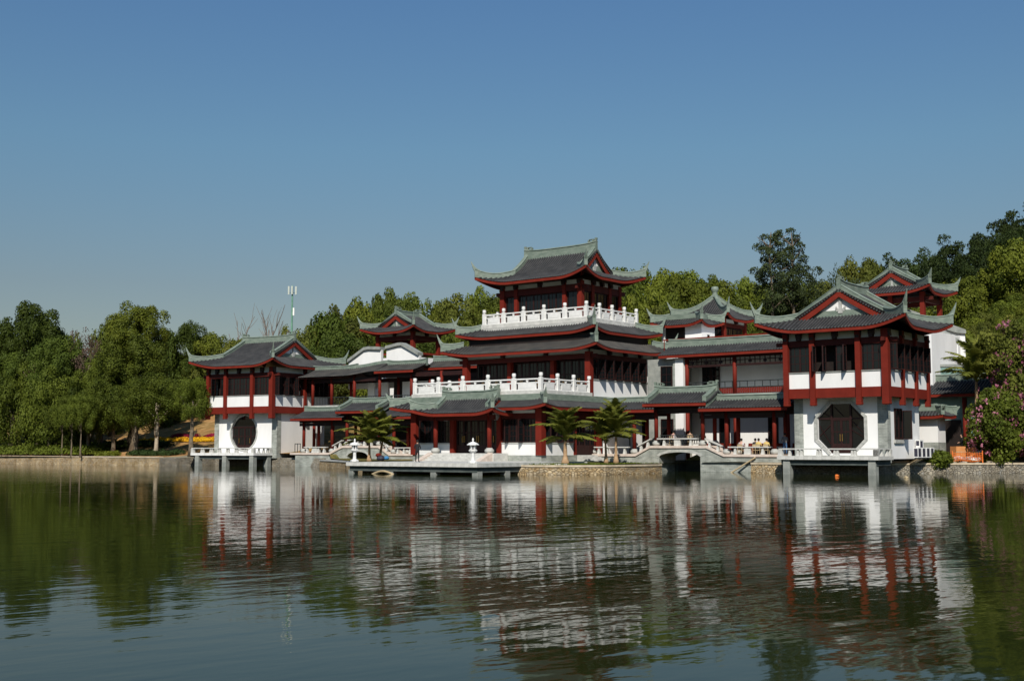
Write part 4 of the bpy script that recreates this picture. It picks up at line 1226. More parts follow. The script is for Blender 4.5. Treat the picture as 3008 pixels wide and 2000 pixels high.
for i in range(6):
    window(T, 7.68, 8.3 + 1.35 * i, 8.1, 0.72, 1.75, 0.0, (2, 5), 0.0)
MB().box(6.98, 16.2, 6.0, 7.34, 17.5, 10.3).build('end_wall', M['white'], T)
roof(T, 0, 12.0, 8.5, 5.95, 10.80, 0.75, 'skirt', D=1.25, lift=0.42, flare=0.5, reach=3.2, horn=0.95, tile='tile_old', name='lower_skirt_roof')
MB().box(-7.0, 7.4, 11.3, 7.0, 17.0, 12.22).build('upper_band', M['wood_in'], T)
roof(T, 0, 12.25, 7.6, 5.2, 12.45, 0.85, 'skirt', D=1.5, lift=0.42, flare=0.45, reach=3.0, horn=0.9, name='upper_skirt_roof')
MB().box(-6.15, 8.2, 13.0, 6.15, 16.8, 13.33).build('upper_terrace', M['granite2'], T)
# third storey
MB().box(-4.4, 9.75, 13.33, 4.4, 15.7, 17.3).build('third_floor_dark_core', M['wood_in'], T)  # dark filler added behind the windows against stray light
for c in (-4.55, -2.9, 2.75, 4.52): column(T, c, 9.55, 13.33, 17.3, 0.48 if abs(c) > 4 else 0.38)
for c in (11.3, 14.1, 15.8): column(T, 4.52, c, 13.33, 17.3, 0.4)
for a, b_, n in ((-4.25, -3.1, 1), (-2.7, 2.55, 6), (2.95, 4.25, 1)):
    w = (b_ - a) / n
    for i in range(n): window(T, a + w * (i + 0.5), 9.65, 13.4, w, 2.95, 0, (2, 1), 0.35, handle=(1 if i % 2 == 0 else -1) if n > 1 else 0)
for i in range(5): window(T, 4.5, 9.9 + 1.16 * (i + 0.5), 13.4, 1.1, 2.95, math.pi / 2, (2, 2), 0.35)
mb = MB(); mb.box(-4.7, 9.42, 16.38, 4.7, 9.72, 17.0); mb.box(4.40, 9.73, 16.38, 4.68, 16.0, 17.0); mb.box(-4.68, 9.73, 16.38, -4.40, 16.0, 17.0)
mb.box(4.7, 9.45, 16.5, 5.35, 9.7, 16.85); mb.box(-5.35, 9.45, 16.5, -4.7, 9.7, 16.85); mb.box(4.42, 8.8, 16.5, 4.66, 9.42, 16.85); mb.box(4.42, 16.0, 16.5, 4.66, 16.7, 16.85)
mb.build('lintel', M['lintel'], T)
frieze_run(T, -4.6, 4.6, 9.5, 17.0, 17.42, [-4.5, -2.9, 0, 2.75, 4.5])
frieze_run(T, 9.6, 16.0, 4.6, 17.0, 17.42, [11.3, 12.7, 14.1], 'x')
roof(T, 0, 12.55, 6.0, 4.45, 17.64, 2.85, 'hipgable', ds=2.3, mid=1.0, ov=0.55, lift=0.72, reach=3.1, flare=0.5, horn=0.8, name='top_roof')
marble_balustrade('white marble balustrade round the lower front terrace of the main hall', FHALL, [(-7.05, 7.0), (-7.05, -0.02), (7.22, -0.02), (7.22, 6.95)], 6.86, [3, 5, 3], 'white marble balustrades of the main hall', SC, ZSH, 0.42)
marble_balustrade('white marble balustrade round the top storey of the main hall', FHALL, [(-5.95, 16.6), (-5.95, 8.4), (5.95, 8.4), (5.95, 16.6)], 13.72, [4, 5, 4], 'white marble balustrades of the main hall', SC, ZSH, 0.385)

# ---- landing stage
T = thing('landing_stage', 'pale granite landing stage on stilts in front of the main hall', 'jetty', FH, (2, -5, 0))
x0, x1, y0 = -5.0, 9.1, -10.4
n = 17; w = (x1 - x0) / n
sm_ = cached('pierslab', lambda: MB().boxc(0, 0, 0, w - 0.014, 0.6, 0.30).mesh('edge_slab', M['granite']))
for i in range(n): place('edge_slab', sm_, T, (x0 + w * (i + 0.5), y0 + 0.3 + rng.uniform(-.008, .008), 0.62 + rng.uniform(-.005, .005)))
n2 = 9; L2 = 8.4; w2 = L2 / n2
sm2 = cached('pierslab2', lambda: MB().boxc(0, 0, 0, 0.6, w2 - 0.014, 0.30).mesh('edge_slab', M['granite2']))
for i in range(n2): place('edge_slab', sm2, T, (x1 - 0.3, y0 + 0.62 + w2 * (i + 0.5), 0.62 + rng.uniform(-.005, .005)))
nx, ny = 14, 13
pv = MB()
for i in range(nx):
    for j in range(ny):
        xa, ya = x0 + 0.0 + (x1 - 0.62 - x0) / nx * i, y0 + 0.62 + 14.6 / ny * j
        if ya > -1.0 and xa > 5.5: pass
        z_ = 0.915 + rng.uniform(-.004, .004)
        pv.box(xa + 0.006, ya + 0.006, 0.80, xa + (x1 - 0.62 - x0) / nx - 0.006, ya + 14.6 / ny - 0.006, z_)
pv.build('paving', M['granite'], T, kind='stuff')
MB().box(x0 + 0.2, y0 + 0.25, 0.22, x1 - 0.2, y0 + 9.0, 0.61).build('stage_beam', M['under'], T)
st = cached('pierstilt', lambda: MB().boxc(0, 0, 0, 0.55, 0.55, 1.3).mesh('stilt', M['concrete']))
for xx in (-4.7, -0.2, 4.4, 8.65): place('stilt', st, T, (xx, y0 + 0.55, -1.0))
for yy in (-6.5, -3.0): place('stilt', st, T, (8.65, yy, -1.0))
MB().box(-8.0, -7.0, 0.4, -5.02, -3.0, 0.80).build('side_slab', M['marble'], T)
MB().box(-4.3, -9.2, -0.5, -1.8, -8.6, 0.35).build('foundation_block', M['rubble'], T)
for i in range(2): MB().box(9.2 + 1.1 * i, -3.2 + 0.25 * i, 0.5, 10.25 + 1.1 * i, -2.3 + 0.25 * i, 0.82).build('path_slab', M['granite'], T)

# ---- right lower gallery with its arched bridge
T = thing('covered_gallery', 'open red columned gallery with an arched brick bridge between hall and octagon pavilion', 'gallery', FG, (-4, 1.5, 0))
def arch(xa, xb, zs, zc, n=12):
    return [(xa + (xb - xa) * i / n, zs + (zc - zs) * (1 - (2 * i / n - 1) ** 2) ** 0.6) for i in range(n + 1)]
ar = arch(-6.04, -2.03, 1.32, 1.70)
poly = [(-14.5, -0.9), (-6.04, -0.9)] + ar + [(-2.03, -0.9), (2.72, -0.9), (2.72, 0.0), (5.4, 0.0), (5.4, 1.30), (0.2, 1.30), (-1.5, 2.04), (-6.9, 2.04), (-8.35, 1.30), (-14.5, 1.30)]
MB().prism_y(poly, 0.0, 3.2).build('bridge_wall', M['brick'], T)
rs = MB()
a0, a1 = arch(-6.04, -2.03, 1.32, 1.70, 16), arch(-6.28, -1.79, 1.40, 1.94, 16)
for i in range(16):
    rs.prism_y([a0[i], a0[i + 1], a1[i + 1], a1[i]], -0.035, 0.05)
rs.build('arch_ring', M['drum'], T)
top = [(-14.5, 1.53), (-8.4, 1.53), (-6.92, 2.27), (-1.48, 2.27), (0.22, 1.53), (5.45, 1.53)]
MB().prism_y([(x, z - 0.21) for x, z in top] + top[::-1], -0.12, 3.3).build('kerb', M['pink'], T)
for x, z in ((-13.0, 1.53), (-8.73, 1.53), (-6.5, 2.27), (-1.95, 2.27), (0.3, 1.53), (4.65, 1.53)):
    column(T, x, 0.4, z, 5.5 if z < 2 else 6.1, 0.36, True, True)
    column(T, x, 2.85, z, 5.5 if z < 2 else 6.1, 0.36, True, True)
for x0_, x1_, z in ((-14.3, -6.4, 4.95), (-6.7, -1.7, 5.45), (-2.2, 5.6, 4.95)):
    for yy in (0.28, 2.75): MB().box(x0_, yy, z, x1_, yy + 0.2, z + 0.36).build('beam', M['wood'], T)
    MB().box(x0_, 0.3, z - 0.34, x1_, 0.36, z - 0.02).build('valance', M['wood'], T)
roof(T, -10.15, 1.65, 4.05, 2.45, 5.50, 0.78, 'gable', lift=0, verge=False, ridge_h=0.36, ornament=False, name='gallery_roof')
roof(T, -4.15, 1.65, 3.1, 2.45, 6.00, 1.05, 'gable', lift=0, verge=True, ridge_h=0.42, ornament=True, name='bridge_roof')
roof(T, 2.25, 1.65, 4.05, 2.45, 5.48, 0.78, 'gable', lift=0, verge=False, ridge_h=0.36, ornament=False, name='gallery_roof')
bench_rail(T, FG, (0.6, 0.1), (4.35, 0.1), 1.53, 1.53, 3); bench_rail(T, FG, (0.6, 3.0), (4.35, 3.0), 1.53, 1.53, 3)
MB().box(2.05, -0.02, 1.53, 2.65, 0.2, 2.07).build('bench_panel', M['granite'], T)
bench_rail(T, FG, (-6.2, 0.1), (-2.3, 0.1), 2.27, 2.27, 3)
MB().box(-4.55, -0.02, 2.27, -3.95, 0.2, 2.81).build('bench_panel', M['granite'], T)
bench_rail(T, FG, (-8.2, 0.1), (-6.85, 0.1), 1.60, 2.25, 2); bench_rail(T, FG, (-1.55, 0.1), (0.0, 0.1), 2.25, 1.62, 2)
bench_rail(T, FG, (-12.7, 0.1), (-9.1, 0.1), 1.53, 1.53, 4)
ir = MB(); ir.box(-6.3, 0.66, 3.14, -2.1, 0.72, 3.22); ir.box(-6.3, 0.67, 2.42, -2.1, 0.71, 2.48)
for i in range(18): ir.lathe(-6.2 + 4.0 * i / 17, 0.69, [(0.02, 2.45), (0.05, 2.65), (0.025, 2.8), (0.04, 3.0), (0.02, 3.15)], 6)
ir.build('iron_railing', M['iron'], T)

# ---- right two storey gallery behind
T = thing('two_storey_gallery', 'two storey white walled gallery behind the arched bridge with a red lattice rail', 'gallery', FH, (14, 20, 0))
MB().box(10.2, 21.9, 1.0, 23.6, 22.2, 6.75).build('ground_wall', M['white'], T)
MB().box(9.6, 22.0, 6.9, 23.5, 22.3, 10.9).build('upper_wall', M['white'], T)
MB().box(7.2, 19.0, 6.62, 23.6, 22.4, 6.98).build('floor_slab', M['frieze'], T)
MB().box(9.5, 18.9, 6.5, 23.6, 19.0, 6.85).build('floor_edge', M['coping'], T)
for x in (9.85, 14.85, 20.0):
    column(T, x, 19.25, 0.9, 6.6, 0.38, True); column(T, x, 19.25, 6.98, 10.4, 0.38, True)
MB().box(8.74, 18.9, 0.9, 9.62, 19.8, 10.5).build('white_pier', M['white'], T)
MB().box(8.52, 18.92, 0.9, 8.73, 19.7, 10.5).build('brick_edge', M['brick'], T)
MB().box(5.6, 19.1, 0.9, 8.51, 22.3, 10.5).build('link_block', M['concrete'], T)
window(T, 7.75, 19.0, 7.1, 1.25, 2.7, 0, (2, 3), 0.4)
window(T, 7.75, 19.0, 1.6, 1.35, 3.2, 0, (2, 3), 0.8)
door_leaf(T, 10.45, 21.85, 7.0, 0.9, 2.9); door_leaf(T, 11.4, 21.85, 7.0, 0.9, 2.9); door_leaf(T, 12.3, 21.84, 1.5, 1.1, 3.6); door_leaf(T, 17.3, 21.84, 1.5, 1.0, 3.6); door_leaf(T, 22.0, 21.84, 1.5, 1.0, 3.6)
MB().box(9.7, 19.15, 9.55, 23.0, 19.3, 9.75).build('valance', M['wood'], T)
fr = MB()
for i in range(27):
    xx = 9.9 + 0.5 * i; fr.box(xx, 19.18, 9.75, xx + 0.06, 19.26, 10.35)
    if i % 3 == 1: fr.box(xx - 0.12, 19.17, 9.85, xx + 0.2, 19.27, 10.1)
fr.box(9.7, 19.18, 10.05, 23.0, 19.26, 10.12)
fr.build('hanging_fretwork', M['wood'], T)
MB().box(9.7, 19.1, 10.35, 23.0, 19.4, 10.62).build('lintel', M['lintel'], T)
rl = MB(); rl.box(9.9, 19.2, 8.10, 20.0, 19.3, 8.18); rl.box(9.9, 19.2, 7.55, 20.0, 19.3, 7.63); rl.box(9.9, 19.2, 6.98, 20.0, 19.3, 7.06)
for i in range(14): rl.box(10.0 + 0.76 * i, 19.22, 7.63, 10.05 + 0.76 * i, 19.28, 8.1)
rl.build('top_rail', M['iron'], T)
for i in range(56):
    pm = cached('rbal', lambda: MB().box(-0.066, -0.03, 0, 0.066, 0.03, 0.49).mesh('baluster', M['eave_red']))
    place('baluster', pm, T, (10.0 + 0.178 * i, 19.25, 7.06))
roof(T, 15.5, 20.5, 8.3, 2.05, 10.80, 0.95, 'gable', lift=0, verge=False, ridge_h=0.5, ornament=False, name='gallery_roof')
for x_ in range(6): MB().box(10.4 + 2.2 * x_, 21.75, 1.5, 12.2 + 2.2 * x_, 21.88, 2.5).build('dado_panel', M['eave_red'], T)

# ---- small square tower and its lower hip roofed room, on a terrace behind
T = thing('rear_terrace_house', 'pale flat roofed house behind the right gallery carrying the small square tower', 'house', FH, (10, 28, 0))
MB().box(3.2, 22.6, 1.0, 22.5, 34.5, 11.75).build('wall', M['white'], T)
rr_ = MB(); rr_.box(5.8, 21.6, 12.50, 21.0, 21.68, 12.62)
for i in range(12): rr_.box(5.9 + 1.35 * i, 21.6, 11.5, 5.95 + 1.35 * i, 21.68, 12.5)
rr_.build('red_rail', M['eave_red'], T)
T = thing('square_tower', 'small square tower with a pointed tile roof and a green ball finial', 'tower', FH, (6.4, 31, 11.7))
MB().box(4.4, 29.0, 11.75, 8.4, 33.0, 15.2).build('room', M['wood_in'], T)  # solid dark core added to close the tower to light
for x, y in ((4.2, 28.8), (8.6, 28.8), (4.2, 33.2), (8.6, 33.2)): column(T, x, y, 11.75, 15.2, 0.36)
for i in range(4): window(T, 8.5, 29.4 + 0.95 * i, 12.0, 0.92, 2.2, math.pi / 2, (2, 3), 0.3)
for i in range(4): window(T, 4.9 + 1.0 * i, 28.9, 12.0, 0.98, 2.2, 0, (2, 3), 0.3)
MB().box(4.1, 28.65, 14.3, 8.7, 28.85, 14.7).build('lintel', M['lintel'], T); MB().box(8.5, 28.86, 14.3, 8.7, 33.3, 14.7).build('lintel', M['lintel'], T)
frieze_run(T, 4.2, 8.6, 28.75, 14.7, 15.1, [6.4]); frieze_run(T, 28.8, 33.2, 8.65, 14.7, 15.1, [31], 'x')
roof(T, 6.4, 31.0, 2.95, 2.95, 15.15, 2.5, 'pyramid', lift=0.5, flare=0.4, reach=2.2, horn=0.8, finial=True)
T = thing('hip_roofed_room', 'white walled room with a low green ridged hip roof below the small square tower', 'pavilion', FH, (6.4, 25, 11.7))
MB().box(6.9, 24.0, 11.75, 8.75, 26.6, 14.2).build('wall', M['white'], T); MB().box(4.3, 24.3, 11.75, 6.88, 26.5, 14.2).build('room', M['wood_in'], T)  # second box: solid dark core added to fill the dark open side
MB().box(4.2, 24.0, 11.75, 4.5, 26.6, 14.2).build('wall', M['white'], T)
MB().box(8.76, 25.1, 12.3, 8.8, 25.5, 13.2).build('slit_window', M['glass'], T)
roof(T, 6.45, 25.2, 2.6, 1.9, 14.2, 0.75, 'skirt', D=1.1, lift=0.42, flare=0.35, reach=1.8, horn=0.7, topridge=0.35)

# ---- far right upper pavilion behind the octagon pavilion
T = thing('hill_pavilion', 'open red pavilion with a gabled roof high behind the octagon door pavilion', 'pavilion', FH, (23.9, 36.4, 8))
MB().box(19.5, 32.5, 3.0, 28.3, 40.5, 13.0).build('base_house', M['white'], T)
for x, y in ((20.8, 34.1), (27.0, 34.1), (20.8, 38.7), (27.0, 38.7), (23.9, 34.1)): column(T, x, y, 13.0, 16.9, 0.42)
mb = MB(); mb.box(20.5, 34.0, 16.0, 27.3, 34.25, 16.45); mb.box(26.9, 34.26, 16.0, 27.15, 38.9, 16.45); mb.box(20.6, 34.26, 16.0, 20.85, 38.9, 16.45); mb.box(20.5, 38.6, 16.0, 27.3, 38.85, 16.45)
mb.box(27.3, 34.0, 16.1, 28.0, 34.25, 16.4)
mb.build('lintel', M['lintel'], T)
MB().box(20.8, 34.1, 16.5, 27.0, 38.7, 16.8).build('ceiling', M['wood_in'], T)
mb = MB(); mb.box(20.8, 34.05, 13.9, 27.0, 34.15, 14.0); mb.box(26.95, 34.16, 13.9, 27.05, 38.7, 14.0); mb.build('red_rail', M['eave_red'], T)
roof(T, 23.9, 36.4, 3.35, 3.95, 16.95, 2.3, 'hipgable', axis='y', ds=1.65, mid=0.85, ov=0.45, lift=0.55, reach=2.6, flare=0.45, horn=0.7, ridge_h=0.45)

# ---- left lower gallery with its smaller arched bridge
T = thing('covered_gallery', 'open red columned gallery with a small arched bridge beside the moon door pavilion', 'gallery', FLG, (8, 1.5, 0))
ar = arch(6.75, 9.7, 1.2, 1.68)
poly = [(-0.9, -0.9), (6.75, -0.9)] + ar + [(9.7, -0.9), (26, -0.9), (26, 1.25), (12.6, 1.25), (11.1, 2.08), (6.1, 2.08), (4.25, 1.30), (-0.9, 1.30)]
MB().prism_y(poly, 0.0, 3.2).build('bridge_wall', M['brick'], T)
rs = MB(); a0, a1 = arch(6.75, 9.7, 1.2, 1.68, 14), arch(6.55, 9.9, 1.25, 1.9, 14)
for i in range(14): rs.prism_y([a0[i], a0[i + 1], a1[i + 1], a1[i]], -0.035, 0.05)
rs.build('arch_ring', M['drum'], T)
top = [(-1.6, 1.55), (4.2, 1.55), (6.08, 2.31), (11.15, 2.31), (12.65, 1.48), (26, 1.48)]
MB().prism_y([(x, z - 0.23) for x, z in top] + top[::-1], -0.12, 3.3).build('kerb', M['pink'], T)
for x, z in ((0.0, 1.55), (4.2, 1.55), (6.35, 2.31), (10.9, 2.31), (12.9, 1.48), (17.0, 1.48), (21.0, 1.48)):
    column(T, x, 0.4, z, 5.4 if z < 2 else 6.1, 0.36, True, True); column(T, x, 2.85, z, 5.4 if z < 2 else 6.1, 0.36, True, True)
for x0_, x1_, z in ((-0.6, 6.4, 4.85), (6.0, 11.4, 5.5), (11.0, 22.5, 4.85)):
    for yy in (0.28, 2.75): MB().box(x0_, yy, z, x1_, yy + 0.2, z + 0.36).build('beam', M['wood'], T)
    MB().box(x0_, 0.3, z - 0.34, x1_, 0.36, z - 0.02).build('valance', M['wood'], T)
roof(T, 2.8, 1.65, 3.8, 2.45, 5.38, 0.85, 'gable', lift=0, verge=False, ridge_h=0.36, ornament=False, name='gallery_roof')
roof(T, 8.6, 1.65, 2.95, 2.45, 6.08, 1.0, 'gable', lift=0, verge=True, ridge_h=0.40, ornament=False, name='bridge_roof')
roof(T, 17.2, 1.65, 6.2, 2.45, 5.40, 0.8, 'gable', lift=0, verge=False, ridge_h=0.36, ornament=False, name='gallery_roof')
bench_rail(T, FLG, (0.45, 0.1), (3.75, 0.1), 1.55, 1.55, 4); MB().box(1.8, -0.02, 1.55, 2.35, 0.2, 2.08).build('bench_panel', M['granite'], T)
bench_rail(T, FLG, (4.6, 0.1), (6.0, 0.1), 1.68, 2.28, 2); bench_rail(T, FLG, (6.8, 0.1), (10.5, 0.1), 2.31, 2.31, 4); bench_rail(T, FLG, (11.25, 0.1), (12.5, 0.1), 2.25, 1.55, 2)
bench_rail(T, FLG, (13.3, 0.1), (16.6, 0.1), 1.48, 1.48, 4)
ig = MB(); ig.box(-1.2, 0.2, 2.5, -0.3, 0.26, 2.58)
for i in range(3): ig.box(-1.2 + 0.4 * i, 0.2, 1.5, -1.15 + 0.4 * i, 0.26, 2.5)
ig.build('iron_gate', M['iron'], T)
ir = MB()
ir.box(-0.5, 3.0, 2.3, 5.0, 3.05, 2.36); ir.box(-0.5, 3.0, 1.65, 5.0, 3.05, 1.7)
for i in range(19): ir.box(-0.4 + 0.29 * i, 3.01, 1.7, -0.37 + 0.29 * i, 3.04, 2.3)
ir.build('iron_railing', M['iron'], T)

# ---- left upper gallery, a covered walk at first floor level
T = thing('upper_gallery', 'first floor covered walk with a rising tile roof between moon door pavilion and hall', 'gallery', FLG, (8, 6, 0))
MB().box(-3.0, 4.0, 6.55, 20, 8.0, 6.95).build('floor_slab', M['granite2'], T)
MB().box(-2.8, 3.95, 5.6, 1.6, 4.2, 6.54).build('white_wall', M['white'], T)
for x in (-2.3, 0.6, 4.0, 7.7, 12.2, 16.3, 19.5):
    column(T, x, 4.3, 6.95, 10.4, 0.36, True); column(T, x, 7.7, 6.95, 10.4, 0.36, True)
    column(T, x, 4.6, 1.2, 6.6, 0.36, True)
for x0_, x1_, z in ((-3.0, 7.5, 9.6), (7.5, 20, 9.9)):
    for yy in (4.2, 7.6): MB().box(x0_, yy, z, x1_, yy + 0.2, z + 0.45).build('beam', M['wood'], T)
for xa, xb in ((3.3, 4.3), (4.8, 6.3), (8.4, 9.6), (10.6, 12.0)): MB().box(xa, 7.5, 6.95, xb, 7.66, 9.6).build('white_panel', M['white'], T)
MB().box(7.0, 7.72, 1.2, 20.0, 7.95, 10.0).build('rear_wall', M['wood_in'], T)
ir = MB(); ir.box(-2.6, 4.25, 7.85, 12.2, 4.31, 7.92); ir.box(-2.6, 4.25, 7.05, 12.2, 4.31, 7.1)
for i in range(60): ir.box(-2.5 + 0.245 * i, 4.26, 7.1, -2.47 + 0.245 * i, 4.30, 7.85)
ir.build('iron_railing', M['iron'], T)
# rising roof in three runs
roof(T, -0.4, 6.0, 3.4, 2.55, 10.25, 1.0, 'gable', lift=0, verge=False, ridge_h=0.3, ornament=False, board=False, tile='tile_old', name='walk_roof')
def ramp_roof(T, x0, x1, za, zb, cy, b, rise, sp=0.28):
    RR = MB(); TT = MB(); n = int((x1 - x0) / sp); hw = b
    def z_at(x): t = (x - x0) / (x1 - x0); return za + (zb - za) * (t * t * (3 - 2 * t))
    for sl in (-1, 1):
        P = []
        for i in range(n + 1):
            x = x0 + (x1 - x0) * i / n
            P.append([(x, cy + sl * (b - d), z_at(x) + rise * (0.7 * d / b + 0.3 * (d / b) ** 2)) for d in np.linspace(0, b, 6)])
        for i in range(n):
            for j in range(5): RR.add([P[i][j], P[i + 1][j], P[i + 1][j + 1], P[i][j + 1]], [(0, 1, 2, 3)])
        for i in range(n):
            row = []
            for j in range(6):
                x, y, z = P[i][j]
                row.append([(x + k * 0.085, y, z + 0.02 + h * 0.085) for k, h in ((-1, 0), (-.7, .62), (0, 1), (.7, .62), (1, 0))])
            vs = [p for l in row for p in l]; fs = [(4, 3, 2, 1, 0)]
            for j in range(5):
                for k in range(4): fs.append((j * 5 + k, j * 5 + k + 1, (j + 1) * 5 + k + 1, (j + 1) * 5 + k))
            TT.add(vs, fs)
    o = RR.build('walk_roof', M['tile_pan'], T, smooth=True, fix=False)
    TT.build('tile_rows', M['tile_old'], o, kind='stuff', smooth=True, fix=False)
    g_ = MB(); lp = []
    for i in range(n + 1):
        x = x0 + (x1 - x0) * i / n; z = z_at(x) + rise
        lp.append([(x, cy - .15, z - .2), (x, cy + .15, z - .2), (x, cy + .12, z + .32), (x, cy - .12, z + .32)])
    g_.loops(lp); g_.build('main_ridge', M['green'], o)
ramp_roof(T, 3.0, 7.6, 10.25, 10.62, 6.0, 2.55, 1.05)
roof(T, 10.3, 6.0, 2.75, 2.55, 10.62, 0.85, 'gable', lift=0, verge=False, ridge_h=0.32, ornament=False, tile='tile_old', name='walk_roof')
roof(T, 16.2, 8.4, 4.0, 1.9, 11.0, 0.85, 'gable', lift=0, verge=False, ridge_h=0.4, ornament=False, tile='tile_old', name='walk_roof')
MB().box(12.4, 8.3, 7.0, 20.0, 8.5, 10.9).build('rear_wall', M['wood_in'], T)

# ---- white stepped gable walls on the left
def gable_wall(label, F, base, pts, z0, y0, y1, group, capw=0.3, name='gable_wall'):
    T = thing(name, label, 'wall', F, base, group)
    MB().prism_y([(pts[0][0], z0)] + [(pts[-1][0], z0)] + pts[::-1], y0, y1).build('wall_face', M['white'], T)
    for i in range(len(pts) - 1):
        (xa, za), (xb, zb) = pts[i], pts[i + 1]
        e = 0.0
        MB().prism_y([(xa - e, za), (xb + e, zb), (xb + e, zb + 0.34), (xa - e, za + 0.34)], y0 - capw - 0.004 * i, y1 + capw + 0.004 * i).build('coping', M['coping'], T)
    for xa, za in (pts[0], pts[-1]):
        pass
    return T
gable_wall('white stepped wall with grey coping left of the red open tower', FLG, (2, 8.2, 9), [(-0.6, 12.2), (1.9, 13.55), (2.6, 13.62), (4.35, 13.50)], 9.0, 8.6, 9.0, 'white coped gable walls behind the left gallery')
gable_wall('white stepped wall with grey coping just right of the red open tower column', FLG, (7.5, 8.2, 9), [(5.15, 13.55), (7.0, 13.85), (7.5, 13.85), (9.95, 12.62)], 9.0, 8.6, 9.0, 'white coped gable walls behind the left gallery')
T = thing('open_tower', 'open red columned tower with a gabled tile roof behind the left gallery', 'tower', FH, (-34.1, 27.5, 8))
MB().box(-37.2, 24.8, 2.0, -31.0, 30.2, 12.9).build('base', M['white'], T)
for x, y in ((-37.0, 25.3), (-31.2, 25.3), (-37.0, 29.8), (-31.2, 29.8)): column(T, x, y, 12.0, 16.0, 0.46)
mb = MB(); mb.box(-37.3, 25.15, 15.0, -30.9, 25.4, 15.5); mb.box(-31.35, 25.41, 15.0, -31.1, 30.1, 15.5); mb.box(-37.1, 25.41, 15.0, -36.85, 30.1, 15.5); mb.box(-37.3, 29.7, 15.0, -30.9, 29.95, 15.5)
mb.build('lintel', M['lintel'], T)
frieze_run(T, -37.0, -31.2, 25.3, 15.5, 15.9, [-34.1]); frieze_run(T, 25.3, 29.8, -31.1, 15.5, 15.9, [27.5], 'x')
MB().box(-36.9, 25.5, 15.6, -31.4, 29.7, 15.85).build('ceiling', M['wood_in'], T)
mb = MB(); mb.box(-37.0, 25.2, 13.3, -31.2, 25.35, 13.5); mb.box(-31.3, 25.36, 13.3, -31.15, 29.8, 13.5); mb.box(-37.0, 29.7, 13.3, -31.2, 29.85, 13.5)
for i in range(9): mb.box(-36.9 + .7 * i, 25.22, 12.9, -36.85 + .7 * i, 25.3, 13.3)
mb.build('red_rail', M['eave_red'], T)
roof(T, -34.1, 27.5, 3.35, 4.05, 16.02, 2.2, 'hipgable', axis='y', ds=1.5, mid=0.75, ov=0.4, lift=0.6, reach=2.8, flare=0.45, horn=0.85, ridge_h=0.42)

# ---- buildings at the right end
FA = Frame(34.55, 105.0, 38.6)
T = thing('gate_wall', 'small white gate wall with brick base and its own tiled cap beside the octagon pavilion', 'gate', FA, (1, 0.8, 0))
MB().box(0, 0, 0.6, 2.25, 1.9, 2.55).build('brick_base', M['brick'], T)
MB().box(0.01, 0.01, 2.55, 2.24, 1.89, 4.75).build('wall', M['white'], T)
roof(T, 1.12, 0.95, 1.75, 1.55, 4.82, 0.55, 'skirt', D=0.85, lift=0.12, flare=0.1, reach=1.0, horn=0.05, topridge=0.45)
FB = Frame(38.0, 112.0, 38.6)
T = thing('side_house', 'single storey house with green ridged tile roof behind the small gate wall', 'house', FB, (3, 2, 0))
MB().box(-1.5, 0, 0.8, 9, 5, 6.75).build('wall', M['teal'], T)
MB().box(1.6, -0.06, 1.2, 3.4, 0.0, 4.6).build('doorway', M['wood_in'], T); MB().box(4.6, -0.06, 1.2, 6.8, 0.0, 4.6).build('doorway', M['wood_in'], T)
column(T, 3.9, -0.5, 1.0, 6.6, 0.4, True)
roof(T, 3.6, 2.2, 5.6, 3.3, 6.95, 1.35, 'gable', lift=0, verge=True, ridge_h=0.5, ornament=False)
FC = Frame(0, 119.0, 0.0)
GW = 'white gable walls at the right end'
gable_wall('nearest white gable wall with sloping grey coping behind the side house', FC, (42, 0, 5), [(40.6, 14.0), (42.3, 13.1), (43.35, 12.45), (43.65, 12.42)], 6.0, -0.8, -0.4, GW)
gable_wall('middle white gable wall with its grey coping sloping down behind the nearest gable', FC, (43.5, 1, 5), [(42.7, 13.35), (43.3, 13.05), (44.55, 12.25), (44.9, 12.22)], 6.0, 0.7, 1.1, GW)
gable_wall('white gable wall with a nearly level grey coping furthest right', FC, (44.5, 2, 5), [(43.6, 13.85), (44.6, 13.55), (45.5, 13.5)], 6.0, 2.2, 2.6, GW)
gable_wall('long white gable wall with grey coping running down behind the octagon pavilion roof', FC, (41.5, 4, 5), [(36.0, 16.2), (39.4, 16.2), (43.6, 14.7), (46.2, 13.75)], 6.0, 4.2, 4.6, GW)
T = thing('low_green_block', 'flat pale green plastered block under the white gable walls', 'house', FC, (42, -2, 5))
MB().box(40.4, -4.6, 4.0, 42.9, -1.4, 9.7).build('wall', M['teal'], T)
MB().box(40.3, -4.7, 9.7, 43.0, -1.3, 9.95).build('parapet', M['coping'], T)
MB().box(42.2, -0.86, 9.6, 43.9, -0.81, 10.8).build('opening', M['wood_in'], T)  # thin dark box on the wall, painting the shade of an opening

